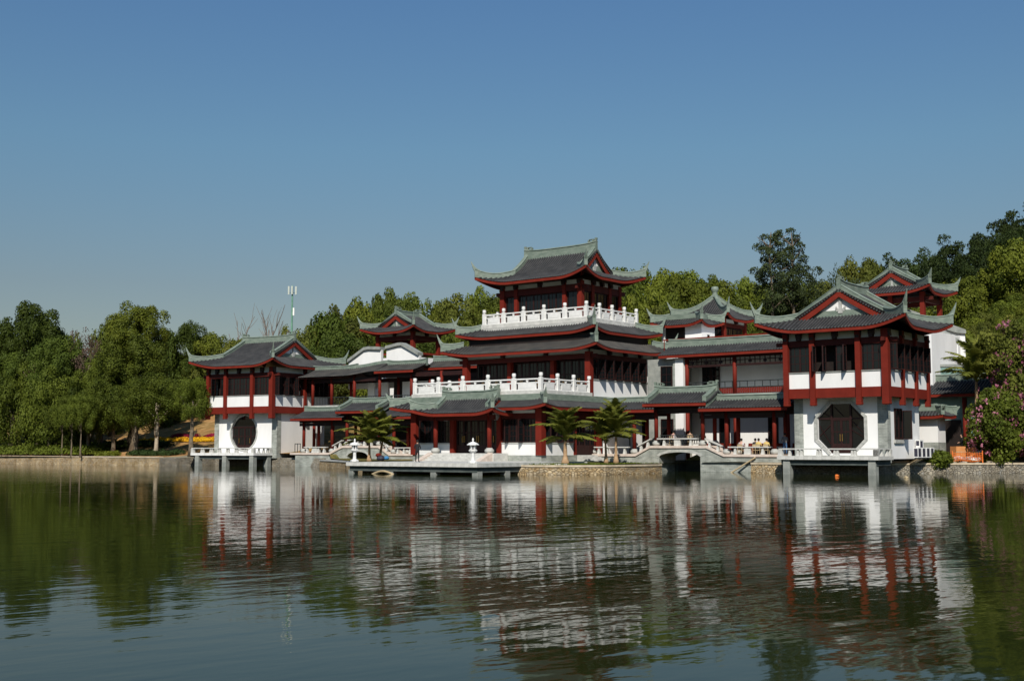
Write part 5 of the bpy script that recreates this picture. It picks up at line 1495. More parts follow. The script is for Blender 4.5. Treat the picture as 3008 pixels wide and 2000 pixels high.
# ------------------------------------------------------------------ vegetation
def crown_mesh(name, rx, rz, nblob, br, per, ls, seed, flat=1.0, sparse=0.0, zmin=-0.6, needle=1.0, droop=0.0, jit=0.34, core=True):
    r = np.random.default_rng(seed)
    V = []; F = []
    cs = []
    tries = 0
    while len(cs) < nblob and tries < 5000:
        tries += 1
        d = r.normal(size=3); d /= np.linalg.norm(d)
        if d[2] < zmin: continue
        k = r.uniform(0.45, 0.92)
        lump = 1 + 0.22 * math.sin(3 * math.atan2(d[1], d[0]) + seed) + 0.12 * math.sin(5 * math.atan2(d[1], d[0]) + 2 * seed)
        c = np.array([d[0] * rx * k * lump, d[1] * rx * k * lump, d[2] * rz * k])
        rad = r.uniform(*br)
        if sparse and any(np.linalg.norm(c - q) < sparse * (rad + q_r) for q, q_r in cs): continue
        cs.append((c, rad))
    allv = []
    for c, rad in cs:
        n = int(per * (rad / br[1]) ** 2)
        d = r.normal(size=(n, 3)); d /= np.linalg.norm(d, axis=1)[:, None]
        out = c / (np.linalg.norm(c) + 1e-6)
        d = d + out * 0.35 + np.array([0, 0, 0.22]); d /= np.linalg.norm(d, axis=1)[:, None]
        p = c + d * rad * np.array([1, 1, flat]) * r.uniform(0.62, 1.08, size=(n, 1))
        nn = d + r.normal(size=(n, 3)) * jit; nn[:, 2] -= droop * 0.0; nn /= np.linalg.norm(nn, axis=1)[:, None]
        up = r.normal(size=(n, 3)); up[:, 2] -= droop
        a = np.cross(nn, up); a /= np.linalg.norm(a, axis=1)[:, None]
        b = np.cross(nn, a)
        s = ls * r.uniform(0.55, 1.25, size=(n, 1))
        w = s * 0.36 * needle
        # leaf: a kite shaped blade, bent a little along its middle
        q = np.stack([p - b * s * 0.5, p + a * w + nn * s * 0.06, p + b * s * 0.5 - nn * s * 0.1, p - a * w + nn * s * 0.06], axis=1)
        allv.append(q)
    Q = np.concatenate(allv)
    me = bpy.data.meshes.new(name)
    nv = Q.shape[0] * 4
    me.vertices.add(nv); me.vertices.foreach_set('co', Q.reshape(-1).astype(np.float32))
    me.loops.add(nv); me.loops.foreach_set('vertex_index', np.arange(nv, dtype=np.int32))
    me.polygons.add(Q.shape[0]); me.polygons.foreach_set('loop_start', np.arange(0, nv, 4, dtype=np.int32))
    me.update(calc_edges=True)
    me.materials.append(M['leaf_mid'])
    return me

def trunk_mesh(name, h, r0, seed, branches=5, spread=1.6, lean=0.15, mat='bark', start=0.45):
    r = random.Random(seed); mb = MB()
    pts = []; rs = []
    x = y = 0.0
    for i in range(7):
        t = i / 6; pts.append((x, y, h * t)); rs.append(r0 * (1 - 0.62 * t) * (1.35 if i == 0 else 1))
        x += r.uniform(-lean, lean) * h / 7; y += r.uniform(-lean, lean) * h / 7
    mb.tube(pts, rs, 8)
    for k in range(branches):
        i = r.randint(int(6 * start), 5); p = Vector(pts[i]); a = 2 * math.pi * k / branches + r.uniform(-.5, .5)
        L = spread * r.uniform(0.7, 1.3)
        q = [p]; d = Vector((math.cos(a) * .8, math.sin(a) * .8, 0.75))
        for j in range(4):
            q.append(q[-1] + d * L / 4); d = d + Vector((r.uniform(-.25, .25), r.uniform(-.25, .25), r.uniform(-.02, .25)))
        mb.tube(q, [rs[i] * .55 * (1 - .75 * j / 4) for j in range(5)], 6)
    return mb.mesh(name, M[mat], smooth=True)

BROAD = [crown_mesh('crown', 4.0, 3.6, 52, (0.9, 1.5), 330, 0.36, 20 + i, zmin=-0.92) for i in range(5)]
PINE = [crown_mesh('crown', 3.9, 4.2, 60, (0.7, 1.2), 170, 0.42, 50 + i, flat=0.62, needle=0.55, jit=0.8) for i in range(3)]
BIG = [crown_mesh('crown', 7.0, 6.4, 120, (1.0, 1.8), 430, 0.36, 70 + i, zmin=-0.9) for i in range(3)]
FINE = [crown_mesh('crown', 5.2, 4.3, 95, (0.75, 1.35), 300, 0.29, 90 + i, zmin=-0.95, droop=0.8, needle=0.8) for i in range(4)]
EUC = [crown_mesh('crown', 3.3, 7.4, 62, (0.65, 1.1), 230, 0.36, 120 + i, sparse=0.52, zmin=-1.0, flat=0.8, needle=0.7, droop=0.6, jit=0.8) for i in range(2)]
WISP = [crown_mesh('crown', 4.2, 3.4, 40, (0.7, 1.2), 60, 0.30, 140 + i, sparse=0.5, jit=0.9) for i in range(2)]
TRUNK = [trunk_mesh('trunk', 5.5, 0.26, i, 4, 1.2) for i in range(4)]
TRUNKP = [trunk_mesh('trunk', 5.5, 0.24, i + 10, 5, 1.9, 0.2, 'bark_pale', 0.35) for i in range(4)]
LEAF = dict(mid='leaf_mid', dark='leaf_dark', yellow='leaf_yellow', olive='leaf_olive', grey='leaf_grey', pine='leaf_pine', brown='leaf_brown')

def bounds(me):
    if me.name not in BND:
        co = np.empty(len(me.vertices) * 3, np.float32); me.vertices.foreach_get('co', co); co = co.reshape(-1, 3)
        BND[me.name] = (np.percentile(co[:, 2], 0.6), np.percentile(co[:, 2], 98.8), np.percentile(np.hypot(co[:, 0], co[:, 1]), 99))
    return BND[me.name]
BND = {}
def tree(kind, X, Y, ztop, width, label, group, crowns, nomr=None, nomh=None, trunks=TRUNK, low=0.22, name='tree', zbot=None):
    zg = ground(X, Y) - 0.1
    T = thing(name, label, 'tree', W, (X, Y, zg), group)
    H = max(3.0, ztop - zg)
    if zbot is None: zbot = zg + H * low
    cm = rng.choice(crowns); b0, b1, br = bounds(cm)
    o = link_child('crown', cm, T)
    sz = (ztop - zbot) / (b1 - b0); sx = width / 2 / br
    o.location = (0, 0, zbot - zg - b0 * sz)
    o.scale = (sx * rng.uniform(.94, 1.06), sx * rng.uniform(.94, 1.06), sz)
    o.rotation_euler = (0, 0, rng.uniform(0, 6.28))
    o.material_slots[0].link = 'OBJECT'; o.material_slots[0].material = M[LEAF[kind]]
    t = link_child('trunk', rng.choice(trunks), T)
    k = max(1.2, (zbot - zg) + (ztop - zbot) * .45) / 5.5
    t.scale = (max(.7, k), max(.7, k), k); t.rotation_euler = (0, 0, rng.uniform(0, 6.28))
    return T

KLAB = dict(mid=('mid green leafy tree in the forest on the hill behind the hall', 'mid green trees of the hill forest'),
            dark=('dark green dense tree in the forest on the hill behind the buildings', 'dark green trees of the hill forest'),
            yellow=('yellow green bushy tree in the forest on the hill behind the buildings', 'yellow green trees of the hill forest'),
            olive=('olive and brown tinged tree in the forest on the hill', 'olive trees of the hill forest'),
            grey=('thin grey green tree in the forest on the hill', 'grey green trees of the hill forest'),
            pine=('dark pine along the crest of the hill at the right', 'dark pines on the crest of the right hill'))
FOREST = [('olive',-38.2,225.7,24.3,10.5),('olive',-33.9,229.7,27.6,11.0),('yellow',-29.2,228.9,29.3,10.8),('mid',-22.5,222.3,30.1,9.3),('mid',-18.4,226.2,29.9,10.6),('yellow',-12.6,224.9,28.8,10.3),('mid',-5.9,226.2,31.2,8.9),('olive',0.0,224.6,32.6,11.5),('mid',6.6,225.6,33.2,11.6),('olive',11.9,224.0,33.2,9.6),('yellow',16.2,223.0,33.5,8.9),('mid',20.7,222.3,35.0,10.1),('yellow',27.4,221.4,34.1,9.8),('mid',32.6,223.6,34.4,11.2),('mid',38.0,226.9,33.6,8.9),('mid',42.2,223.9,32.9,9.5),('yellow',46.0,220.2,31.5,9.6),('mid',52.2,221.6,32.0,9.7),('grey',58.4,223.0,33.6,9.2),('olive',66.9,230.6,37.7,10.7),('pine',72.8,231.6,38.3,9.7),('pine',77.7,227.2,39.2,9.7),('pine',80.9,222.7,40.9,10.2),('pine',90.7,231.0,42.9,9.6),('pine',91.0,220.7,44.3,9.1),('pine',97.8,224.3,47.3,11.3),('olive',-34.9,205.7,19.3,8.1),('dark',-29.5,205.8,24.5,10.6),('yellow',-25.9,210.8,24.7,8.5),('mid',-19.7,212.8,27.5,10.6),('yellow',-13.8,202.2,22.2,9.6),('olive',-9.3,209.7,27.8,10.8),('mid',-3.1,207.3,27.4,10.3),('mid',1.1,203.1,28.2,7.9),('dark',7.4,205.1,27.9,8.0),('yellow',12.4,211.0,30.1,9.1),('dark',18.7,210.0,31.3,8.7),('yellow',23.5,206.6,28.6,9.6),('yellow',28.8,210.5,31.0,10.7),('yellow',33.9,213.1,31.0,10.5),('mid',38.8,212.1,28.6,10.9),('mid',42.1,202.5,28.5,9.7),('mid',49.0,209.7,27.8,9.2),('olive',54.0,211.6,30.4,10.9),('grey',58.4,211.7,31.8,10.8),('olive',63.9,210.6,32.4,10.2),('pine',69.5,211.3,34.7,9.7),('pine',73.3,203.9,33.9,10.1),('pine',82.3,212.7,37.7,9.3),('pine',83.2,202.1,38.0,9.3),('pine',90.4,206.1,40.7,8.9),('dark',-27.1,187.1,19.9,9.3),('olive',-23.7,190.6,21.7,9.6),('mid',-18.7,189.1,21.7,7.7),('dark',-13.4,185.8,19.3,8.7),('mid',-8.3,190.9,20.9,9.4),('mid',-2.7,190.3,23.0,9.8),('mid',2.3,186.5,23.7,9.6),('yellow',8.3,188.9,23.8,7.9),('mid',12.2,190.2,24.9,8.6),('yellow',17.3,184.8,25.0,8.7),('olive',22.2,187.0,23.2,8.7),('dark',27.2,190.3,24.1,7.9),('mid',31.0,184.4,25.2,7.8),('yellow',36.0,191.4,23.8,7.9),('olive',41.8,192.6,24.3,9.5),('mid',47.3,191.4,25.5,9.0),('yellow',53.9,194.2,27.4,9.4),('olive',60.0,194.8,27.3,8.6),('pine',65.0,196.0,28.9,10.2),('pine',66.1,187.1,29.7,7.7),('pine',71.1,185.5,30.0,8.4),('pine',79.1,192.2,36.0,10.0),('pine',85.6,193.1,37.5,9.0),('dark',-29.7,177.1,15.5,9.4),('dark',-22.7,170.4,17.4,9.7),('mid',-16.6,169.6,16.6,9.2),('dark',-13.1,174.2,18.4,8.8),('mid',-7.6,170.2,18.5,8.7),('mid',-2.2,169.1,19.2,9.5),('dark',2.4,174.8,20.0,8.2),('olive',7.8,178.9,20.4,9.9),('olive',13.5,178.6,20.6,9.7),('yellow',18.3,168.8,19.9,8.3),('mid',23.0,168.6,22.3,8.1),('dark',30.0,174.8,21.3,9.1),('mid',35.2,177.1,17.8,10.4),('olive',38.3,173.3,18.3,9.0),('olive',43.3,171.0,20.8,9.8),('mid',50.4,178.2,21.7,8.1),('mid',53.6,172.6,21.8,10.0),('yellow',59.3,175.3,22.3,7.9),('yellow',64.0,171.7,26.0,8.9),('yellow',70.8,176.6,28.0,8.6),('yellow',73.2,172.9,31.4,9.4),('olive',-22.8,165.3,13.3,7.9),('yellow',-15.8,154.5,13.6,7.4),('yellow',-10.9,161.2,11.2,7.8),('olive',-5.7,158.3,14.5,7.7),('yellow',-1.3,161.7,17.0,9.2)]
BUSHES = [('olive',53.4,151.4,16.2,5.6),('yellow',55.9,150.7,16.6,5.8),('olive',59.1,151.5,17.0,5.5),('olive',60.2,147.2,16.0,5.1),('mid',63.0,147.2,18.0,5.4),('yellow',66.1,148.0,16.0,5.5),('mid',49.5,140.3,13.9,5.4),('yellow',53.3,141.7,13.1,6.4),('olive',57.4,143.5,14.2,5.6),('olive',60.6,144.9,13.8,5.5),('olive',62.1,141.2,14.1,5.0),('yellow',47.8,135.6,10.9,5.7),('mid',51.8,137.7,11.6,4.8),('yellow',53.7,136.0,10.6,6.0),('olive',56.8,136.9,11.8,5.2),('yellow',59.9,136.4,10.6,6.4)]
LEFTBACK = [('dark',-77.3,176,19.7,9.4),('mid',-65.0,176,17.7,7.4),('mid',-58.7,178,19.9,8.5),('dark',-51.2,178,18.4,7.5),('olive',-45.7,180,17.5,7.6),('olive',-41.1,182,15.1,7.7),('mid',-36.9,184,14.0,7.8),('mid',-33.3,184,14.0,7.2),('dark',-31.6,186,15.4,8.4),('dark',-28.0,180,16.0,7.6)]

BUSHES2 = []
for k, X, Y, z, w in FOREST:
    l, g = KLAB[k]
    if k == 'pine': tree(k, X, Y, z, w * 1.1, l, g, PINE, 3.9, 5.0, low=0.25, name='pine_tree')
    elif k == 'grey': tree(k, X, Y, z, w, l, g, WISP, 4.2, 4.2)
    else: tree(k, X, Y, z, w, l, g, BROAD, 4.0, 4.4, low=0.0)
for k, X, Y, z, w in BUSHES:
    tree(k, X, Y, z, w, {'yellow': 'yellow green bushy tree on the slope above the white gables at the right', 'olive': 'olive bushy tree on the slope above the white gables at the right', 'mid': 'mid green bushy tree on the slope above the white gables at the right'}[k],
         k + ' bushy trees on the right slope', BROAD, 4.0, 4.4, low=-0.05)
for i in range(120):
    X = 36 + 40 * rng.random(); Y = 124 + 60 * rng.random()
    if X / Y > .335: BUSHES2.append((X, Y))
for X, Y in BUSHES2:
    z = ground(X, Y) + rng.uniform(2.2, 3.8)
    tree(rng.choice(['yellow', 'olive', 'mid']), X, Y, z, rng.uniform(3.5, 5.5), 'rounded bush covering the hillside above the white gables at the right', 'rounded bushes on the right hillside', BROAD, low=-.15, name='bush')
for k, X, Y, z, w in LEFTBACK:
    tree(k, X, Y, z, w, {'mid': 'mid green tree in the row behind the shore grove at the left', 'dark': 'dark green tree in the row behind the shore grove at the left', 'olive': 'olive tree in the row behind the shore grove at the left'}[k],
         k + ' trees behind the left shore grove', BROAD, 4.0, 4.4, low=0.0)
# the grove at the left, tree by tree
GROVE = [
    ('mid', -76.1, 173.3, 15.0, 1.4, 11.2, 'FINE', 'leafy mid green shore tree cut by the left picture edge'),
    ('mid', -67.5, 166.0, 12.8, 1.3, 10.0, 'FINE', 'leafy shore tree with branches hanging down to the bank at the far left'),
    ('mid', -61.1, 160.6, 12.0, 1.2, 9.0, 'FINE', 'leafy shore tree whose branches hang over the bank wall'),
    ('dark', -58.3, 160.9, 10.9, 2.3, 7.7, 'FINE', 'darker shore tree behind the group of thin trunks'),
    ('mid', -54.3, 155.7, 9.7, 3.4, 6.6, 'FINE', 'small bright green shore tree above three thin trunks'),
    ('mid', -51.0, 155.3, 11.3, 4.1, 8.1, 'FINE', 'fine leaved shore tree left of the pale forked trunk'),
    ('yellow', -54.1, 159.9, 9.5, 4.5, 5.4, 'FINE', 'small yellowish shore tree behind the fine leaved one'),
    ('mid', -46.7, 150.5, 10.3, 4.3, 6.3, 'FINE', 'shore tree beside the pale forked trunk'),
    ('mid', -43.1, 147.0, 10.8, 4.8, 9.7, 'FINE', 'spreading fine leaved tree with a pale forked trunk on the left bank'),
    ('mid', -37.7, 142.8, 10.2, 5.4, 6.4, 'FINE', 'fine leaved tree reaching to the left corner of the moon door pavilion'),
    ('dark', -68.8, 173.9, 22.2, 10.2, 12.5, 'BIG', 'tall dark green round crowned tree at the far left of the shore grove'),
    ('dark', -78.3, 182.3, 20.8, 10.0, 10.2, 'BIG', 'dark green tree at the left picture edge beside the tall round crowned one'),
    ('dark', -62.2, 166.1, 16.8, 7.9, 9.3, 'BIG', 'dark green tree in front of the tall round crowned one'),
    ('dark', -70.6, 171.8, 15.4, 7.6, 9.6, 'BIG', 'dark green tree low before the tall round crowned one'),
    ('yellow', -50.2, 160.9, 20.7, 12.7, 9.7, 'BIG', 'tall yellow green tree standing out in the middle of the shore grove'),
    ('mid', -48.8, 156.7, 16.0, 8.0, 11.0, 'BIG', 'mid green glossy tree just below the tall yellow green one'),
    ('mid', -54.4, 160.9, 14.1, 7.7, 7.7, 'BIG', 'mid green tree below the pinkish brown bare one'),
    ('dark', -48.3, 181.2, 20.3, 11.5, 7.6, 'BIG', 'dark dome shaped tree between the tall yellow green tree and moon door pavilion'),
    ('dark', -49.9, 180.6, 16.0, 9.7, 7.6, 'BIG', 'dark green tree low below the dome shaped tree beside the pavilion roof'),
    ('yellow', -44.6, 180.5, 18.9, 13.5, 6.3, 'BROAD', 'small yellowish tree rising behind the left eave of the moon door pavilion'),
    ('olive', -40.1, 177.7, 17.8, 11.8, 7.0, 'BROAD', 'olive tree just behind the roof ridge of the moon door pavilion'),
    ('brown', -60.4, 169.8, 18.5, 12.8, 5.5, 'WISP', 'pinkish brown half bare tree between dark and yellow green trees'),
    ('brown', -57.4, 164.7, 16.2, 11.6, 5.6, 'WISP', 'lower pinkish brown half bare tree in front of the other brown one'),
    ('brown', -65.0, 166.1, 13.4, 10.7, 3.7, 'WISP', 'small reddish brown tree below the tall dark round crowned tree')]

SETS = dict(FINE=FINE, BIG=BIG, BROAD=BROAD, WISP=WISP)
for k, X, Y, zt, zb, w, st, lab in GROVE:
    tree(k, X, Y, zt, w, lab, None, SETS[st], trunks=TRUNKP if 'pale forked trunk on' in lab else TRUNK, name='shore_tree' if st == 'FINE' else 'bare_tree' if st == 'WISP' else 'broadleaf_tree', zbot=zb)
for (X, Y) in ((-57.1, 154.4), (-55.2, 152.5), (-53.4, 150.6)):
    T = thing('young_tree', 'thin pale trunk of a young tree on the earth bank at the left', 'tree', W, (X, Y, ground(X, Y) - .1), 'thin pale trunks on the left bank')
    o = link_child('trunk', TRUNK[1], T); o.scale = (.45, .45, .8)
    o = link_child('crown', FINE[1], T); o.location = (0, 0, 5.4); o.scale = (.45, .45, .55); o.material_slots[0].link = 'OBJECT'; o.material_slots[0].material = M['leaf_mid']
# tall twin trees on the hill
for (X, Y, z, lab, h_) in ((40.4, 186, 36.6, 'left of the two tall airy trees standing above the hill forest', .2), (44.0, 188, 36.9, 'right of the two tall airy trees standing above the hill forest', .2)):
    zg = ground(X, Y); T = thing('tall_tree', lab, 'tree', W, (X, Y, zg)); H = z - zg
    o = link_child('crown', EUC[0 if X < 42 else 1], T); k = 15.0 / 16.6
    o.location = (0, 0, H - 7.8); o.scale = (0.98, 0.98, 1.0); o.material_slots[0].link = 'OBJECT'; o.material_slots[0].material = M['leaf_grey']
    mb = MB(); r2 = random.Random(int(X)); p = Vector((0, 0, 0)); pts = [p]
    for i in range(9): p = p + Vector((r2.uniform(-.25, .25), r2.uniform(-.2, .2), H * 0.95 / 9)); pts.append(p)
    mb.tube([tuple(q + Vector((X, Y, zg))) for q in pts], [.34 * (1 - .8 * i / 9) for i in range(10)], 7)
    for i in range(3, 9):
        for kk in range(3):
            a = r2.uniform(0, 6.28); q = pts[i]; L = r2.uniform(1.6, 3.0)
            mb.tube([tuple(q + Vector((X, Y, zg))), tuple(q + Vector((X + math.cos(a) * L * .5, Y + math.sin(a) * L * .5, zg + L * .45))), tuple(q + Vector((X + math.cos(a) * L, Y + math.sin(a) * L, zg + L * .75)))], [.12, .08, .03], 5)
    mb.build('trunk', M['bark'], T)
for (X, Y, z) in ((50.5, 186, 29.2), (47.5, 187, 28.4)):
    tree('grey', X, Y, z, 6.0, 'thin see through grey tree beside the two tall airy trees', 'thin grey trees beside the tall twin trees', WISP, 4.2, 4.2, name='thin_tree')

# bare branches behind the left pavilion
def bare_tree(label, X, Y, ztop, seed, n, lean):
    zg = ground(X, Y); T = thing('bare_tree', label, 'tree', W, (X, Y, zg), None); r = random.Random(seed); mb = MB(); H = ztop - zg
    def grow(p, d, L, rad, depth):
        pts = [p]; q = p; dd = d.copy()
        for i in range(5):
            q = q + dd * (L / 5); pts.append(q); dd = (dd + Vector((r.uniform(-.16, .16), r.uniform(-.16, .16), r.uniform(-.02, .12)))).normalized()
        mb.tube([tuple(v) for v in pts], [max(.02, rad * (1 - .55 * i / 5)) for i in range(6)], 5)
        if depth > 0:
            for k in range(3 if depth > 1 else 2):
                i = r.randint(2, 4); a = r.uniform(0, 6.28)
                nd_ = (dd + Vector((math.cos(a), math.sin(a) * .6, .2)) * .55).normalized()
                grow(pts[i], nd_, L * r.uniform(.4, .62), rad * .48, depth - 1)
    base = Vector((X, Y, zg))
    for k in range(n):
        d = Vector((lean + r.uniform(-.25, .25), r.uniform(-.15, .15), 1)).normalized()
        grow(base + Vector((r.uniform(-.4, .4), 0, 0)), d, H * r.uniform(.55, .72) / max(.8, d.z), .19, 2)
    mb.build('trunk', M['bark_grey'], T)
bare_tree('leafless grey tree leaning left behind the ridge of the moon door pavilion', -38.5, 186, 23.2, 3, 2, -.42)
bare_tree('leafless grey tree with two stems rising behind the moon door pavilion ridge', -37.6, 189, 25.4, 5, 2, -.2)
bare_tree('slim leafless stems just left of the green mast', -37.0, 192, 24.4, 9, 2, -.05)
bare_tree('forked leafless tree nearest the green mast', -36.2, 194, 24.6, 12, 1, -.04)
# telecom mast
X, Y = -37.43, 205; zg = ground(X, Y)
T = thing('antenna_mast', 'green lattice painted mast with white panel antennas on top', 'mast', W, (X, Y, zg))
MB().lathe(X, Y, [(.24, zg), (.18, 20.0), (.13, 29.4), (.05, 29.7)], 10).build('pole', M['mast'], T)
mb = MB()
for i in range(14): mb.box(X + .12, Y - .12, 14 + .5 * i, X + .26, Y + .12, 14.08 + .5 * i)
mb.build('climbing_steps', M['mast'], T)
for k, (dx, dy) in enumerate(((-.6, -.1), (.0, -.35), (.6, .05))):
    MB().box(X + dx - .13, Y + dy - .08, 28.1, X + dx + .13, Y + dy + .05, 29.5).build('panel_antenna', M['antenna'], T)
    MB().bar((X, Y, 28.4), (X + dx, Y + dy + .06, 28.4), .06, .06).build('bracket', M['iron'], T)
MB().box(X + .16, Y - .22, 24.5, X + .42, Y - .05, 25.8).build('panel_antenna', M['plastic_white'], T)

# ---- palms
def frond_mesh(seed, L=2.7, rise=1.0, nl=46, leaf=0.74):
    r = random.Random(seed); mb = MB(); pts = []
    for i in range(13):
        t = i / 12
        pts.append(Vector((L * (t * .55 + .45 * t * t) * .92, 0, rise * L * (.75 * t - .52 * t * t))))
    mb.tube([tuple(p) for p in pts], [.035 * (1 - .85 * i / 12) for i in range(13)], 4)
    for i in range(nl):
        t = .14 + .86 * i / (nl - 1); k = t * 12; j = min(11, int(k)); p = pts[j].lerp(pts[j + 1], k - j); d = (pts[j + 1] - pts[j]).normalized()
        ll = leaf * (math.sin(math.pi * (.16 + .8 * t)) ** .7) * r.uniform(.85, 1.12)
        for s in (-1, 1):
            o = (d * .62 + Vector((0, s * .78, -.10 + r.uniform(-.16, .1)))).normalized()
            q = p + o * ll; q.z -= .18 * ll; m_ = p + o * ll * .5
            w = .048
            mb.add([tuple(p - d * w), tuple(p + d * w), tuple(m_ + d * w * 1.1), tuple(q), tuple(m_ - d * w * 1.1)], [(0, 1, 2, 4), (4, 2, 3)])
    return mb.mesh('frond', M['leaf_palm'], fix=False)
FR = [frond_mesh(1, 2.8, 1.9), frond_mesh(2, 3.0, 1.5), frond_mesh(3, 2.7, 1.0)]
def palm(label, F, x, y, z, th, n, sc, seed, lean=0, tr=.17, group=None):
    r = random.Random(seed)
    T = thing('palm_tree', label, 'palm', F, (x, y, z), group)
    pts = [(x + lean * (i / 8) ** 2 * th, y, z + th * i / 8) for i in range(9)]
    MB().tube(pts, [tr * (1.75 - 1.0 * min(1, i / 3) if i < 4 else .75 - .06 * (i - 4)) for i in range(9)], 9).build('trunk', M['palmtrunk'], T, smooth=True)
    for i in range(n):
        a = 2.399 * i + r.uniform(-.2, .2); u = i / n
        m_ = FR[0] if u < .4 else FR[1] if u < .75 else FR[2]
        o = link_child('frond', m_, T)
        o.location = (lean * th, 0, th - .05 + .25 * (1 - u))
        o.rotation_euler = (0, -.92 * (1 - u) ** 1.1 + .34 * u + r.uniform(-.12, .12), a)
        s = sc * r.uniform(.85, 1.12); o.scale = (s, s, s)
    return T
palm('bushy palm beside the left stone lantern', W, -13.6, 116.0, .8, 1.75, 26, 1.1, 1)
palm('leaning palm just behind the palm beside the left stone lantern', W, -12.7, 117.2, .8, 1.9, 22, 1.0, 2, .12)
palm('palm with a swollen trunk in front of the hall corner, leftmost on the grass bed', W, 4.35, 99.4, .72, 1.95, 28, .95, 3, 0, .22)
palm('thin shaded palm in the middle of the grass bed by the bridge', W, 8.05, 104.2, .74, 2.0, 20, .98, 4, -.03, .14)
palm('palm with the pale ringed trunk nearest the arched brick bridge', W, 8.85, 103.6, .74, 2.3, 24, 1.02, 5, 0, .16)
palm('tall drooping palm behind the pink flowering tree at the right edge', W, 40.9, 107.0, .9, 7.0, 22, 1.35, 6, .02, .2)
#palm('second drooping palm low beside the white gables at the right edge', W, 38.6, 108.5, 1.0, 5.2, 18, 1.3, 7, -.02, .18)
#palm('upright leaved palm high among the bushes at the right edge', W, 43.3, 112.0, 1.4, 8.6, 20, 1.3, 8, 0, .2)

# ---- pink flowering trees at the right edge
def flowering(label, X, Y, ztop, wid, seed, name='flowering_tree', hfrac=.05):
    zg = ground(X, Y); T = thing(name, label, 'flowering tree', W, (X, Y, zg)); H = ztop - zg
    cm = crown_mesh('crown', wid / 2, H * .5, int(46 + 6 * wid), (.5, 1.0), 300, .27, seed, zmin=-.95, jit=.7)
    b0, b1, br = bounds(cm); sz = (H + .5) / (b1 - b0)
    o = link_child('crown', cm, T, loc=(0, 0, -.5 - b0 * sz)); o.scale = (1, 1, sz); o.material_slots[0].link = 'OBJECT'; o.material_slots[0].material = M['leaf_olive' if seed % 4 == 1 else 'leaf_mid']
    bm_ = crown_mesh('blossom', wid / 2 * 1.05, H * .52, 260, (.10, .30), 15, .19, seed + 1, zmin=-.8, jit=.9, needle=1.5)
    o = link_child('blossom', bm_, T, loc=(0, 0, -.5 - b0 * sz)); o.scale = (1, 1, sz); o.material_slots[0].link = 'OBJECT'; o.material_slots[0].material = M['flower_pink']
    o = link_child('trunk', TRUNK[seed % 4], T); o.scale = (.7, .7, H * .6 / 5.5)
flowering('tall pink blossoming tree at the right picture edge above the shore', 43.8, 104.6, 12.4, 6.4, 201)
flowering('pink blossoming bush leaning over the shore wall at the right', 40.9, 102.4, 6.8, 5.6, 203)
flowering('pink blossoming bush cut by the right picture edge above the water', 44.3, 103.2, 8.0, 6.0, 205)
flowering('low reddish shrub between the air conditioners and the orange netting', 34.9, 100.7, 1.75, 1.7, 207, 'flowering_shrub')

# ---- hedges, shrubs and flower beds of the left bank
def leaf_heap(name, label, cat, pts, mat, ls=.22, per=60, rad=(.35, .6), F=W, group=None):
    """pts: (x, y, z) centres of the lumps it is made of"""
    r = np.random.default_rng(len(pts) * 7 + int(abs(pts[0][0]) * 10)); Qs = []
    bx, by, bz = pts[0]
    for (x, y, z) in pts:
        n = per; d = r.normal(size=(n, 3)); d[:, 2] = np.abs(d[:, 2]); d /= np.linalg.norm(d, axis=1)[:, None]
        rr = r.uniform(*rad)
        p = np.array([x - bx, y - by, z - bz]) + d * rr
        nn = d + r.normal(size=(n, 3)) * .5; nn /= np.linalg.norm(nn, axis=1)[:, None]
        a = np.cross(nn, r.normal(size=(n, 3))); a /= np.linalg.norm(a, axis=1)[:, None]; b_ = np.cross(nn, a)
        s = ls * r.uniform(.6, 1.3, size=(n, 1))
        Qs.append(np.stack([p - b_ * s * .5, p + a * s * .35, p + b_ * s * .5, p - a * s * .35], axis=1))
    Q = np.concatenate(Qs); nv = Q.shape[0] * 4
    me = bpy.data.meshes.new(name); me.vertices.add(nv); me.vertices.foreach_set('co', Q.reshape(-1).astype(np.float32))
    me.loops.add(nv); me.loops.foreach_set('vertex_index', np.arange(nv, dtype=np.int32)); me.polygons.add(Q.shape[0]); me.polygons.foreach_set('loop_start', np.arange(0, nv, 4, dtype=np.int32))
    me.update(calc_edges=True); me.materials.append(M[mat])
    o = bpy.data.objects.new(name, me); COL.objects.link(o); o.location = (*F.wor(bx, by), bz); o.rotation_euler = (0, 0, -F.t)
    if label: tag(o, label, cat, group)
    else: o['kind'] = 'stuff'
    return o
def row(u0, u1, v0, v1, n, dz=0.0, jit=.4):
    out = []
    for i in range(n):
        u = u0 + (u1 - u0) * rng.random(); v = v0 + (v1 - v0) * (u - u0) / (u1 - u0) + rng.uniform(-jit, jit)
        out.append((u, v, ground_uv(u, v) + dz))
    return out
leaf_heap('hedge', 'low dark clipped hedge on the bank left of the moon door pavilion', 'hedge', row(-62.5, -54.0, 8.2, 8.6, 90, .1, .9), 'leaf_hedge', F=FH)
leaf_heap('hedge', 'long dark hedge in the shade behind the shore trunks', 'hedge', row(-96, -66, 14.5, 16, 420, .1, .7), 'leaf_hedge', rad=(.4, .7), F=FH)
leaf_heap('shrub', 'pale green sprawling shrub on the earth bank left of the low hedge', 'shrub', row(-66.8, -63.8, 6.7, 6.9, 26, .1, .6), 'leaf_yellow', F=FH)
leaf_heap('undergrowth', None, None, row(-98, -72, 11, 12.5, 560, .2, 3.2), 'leaf_dark', .34, 40, (.4, 1.1), F=FH)
leaf_heap('undergrowth', None, None, row(-98, -69, 6.0, 6.6, 330, .3, 1.2), 'leaf_mid', .30, 46, (.4, 1.15), F=FH)
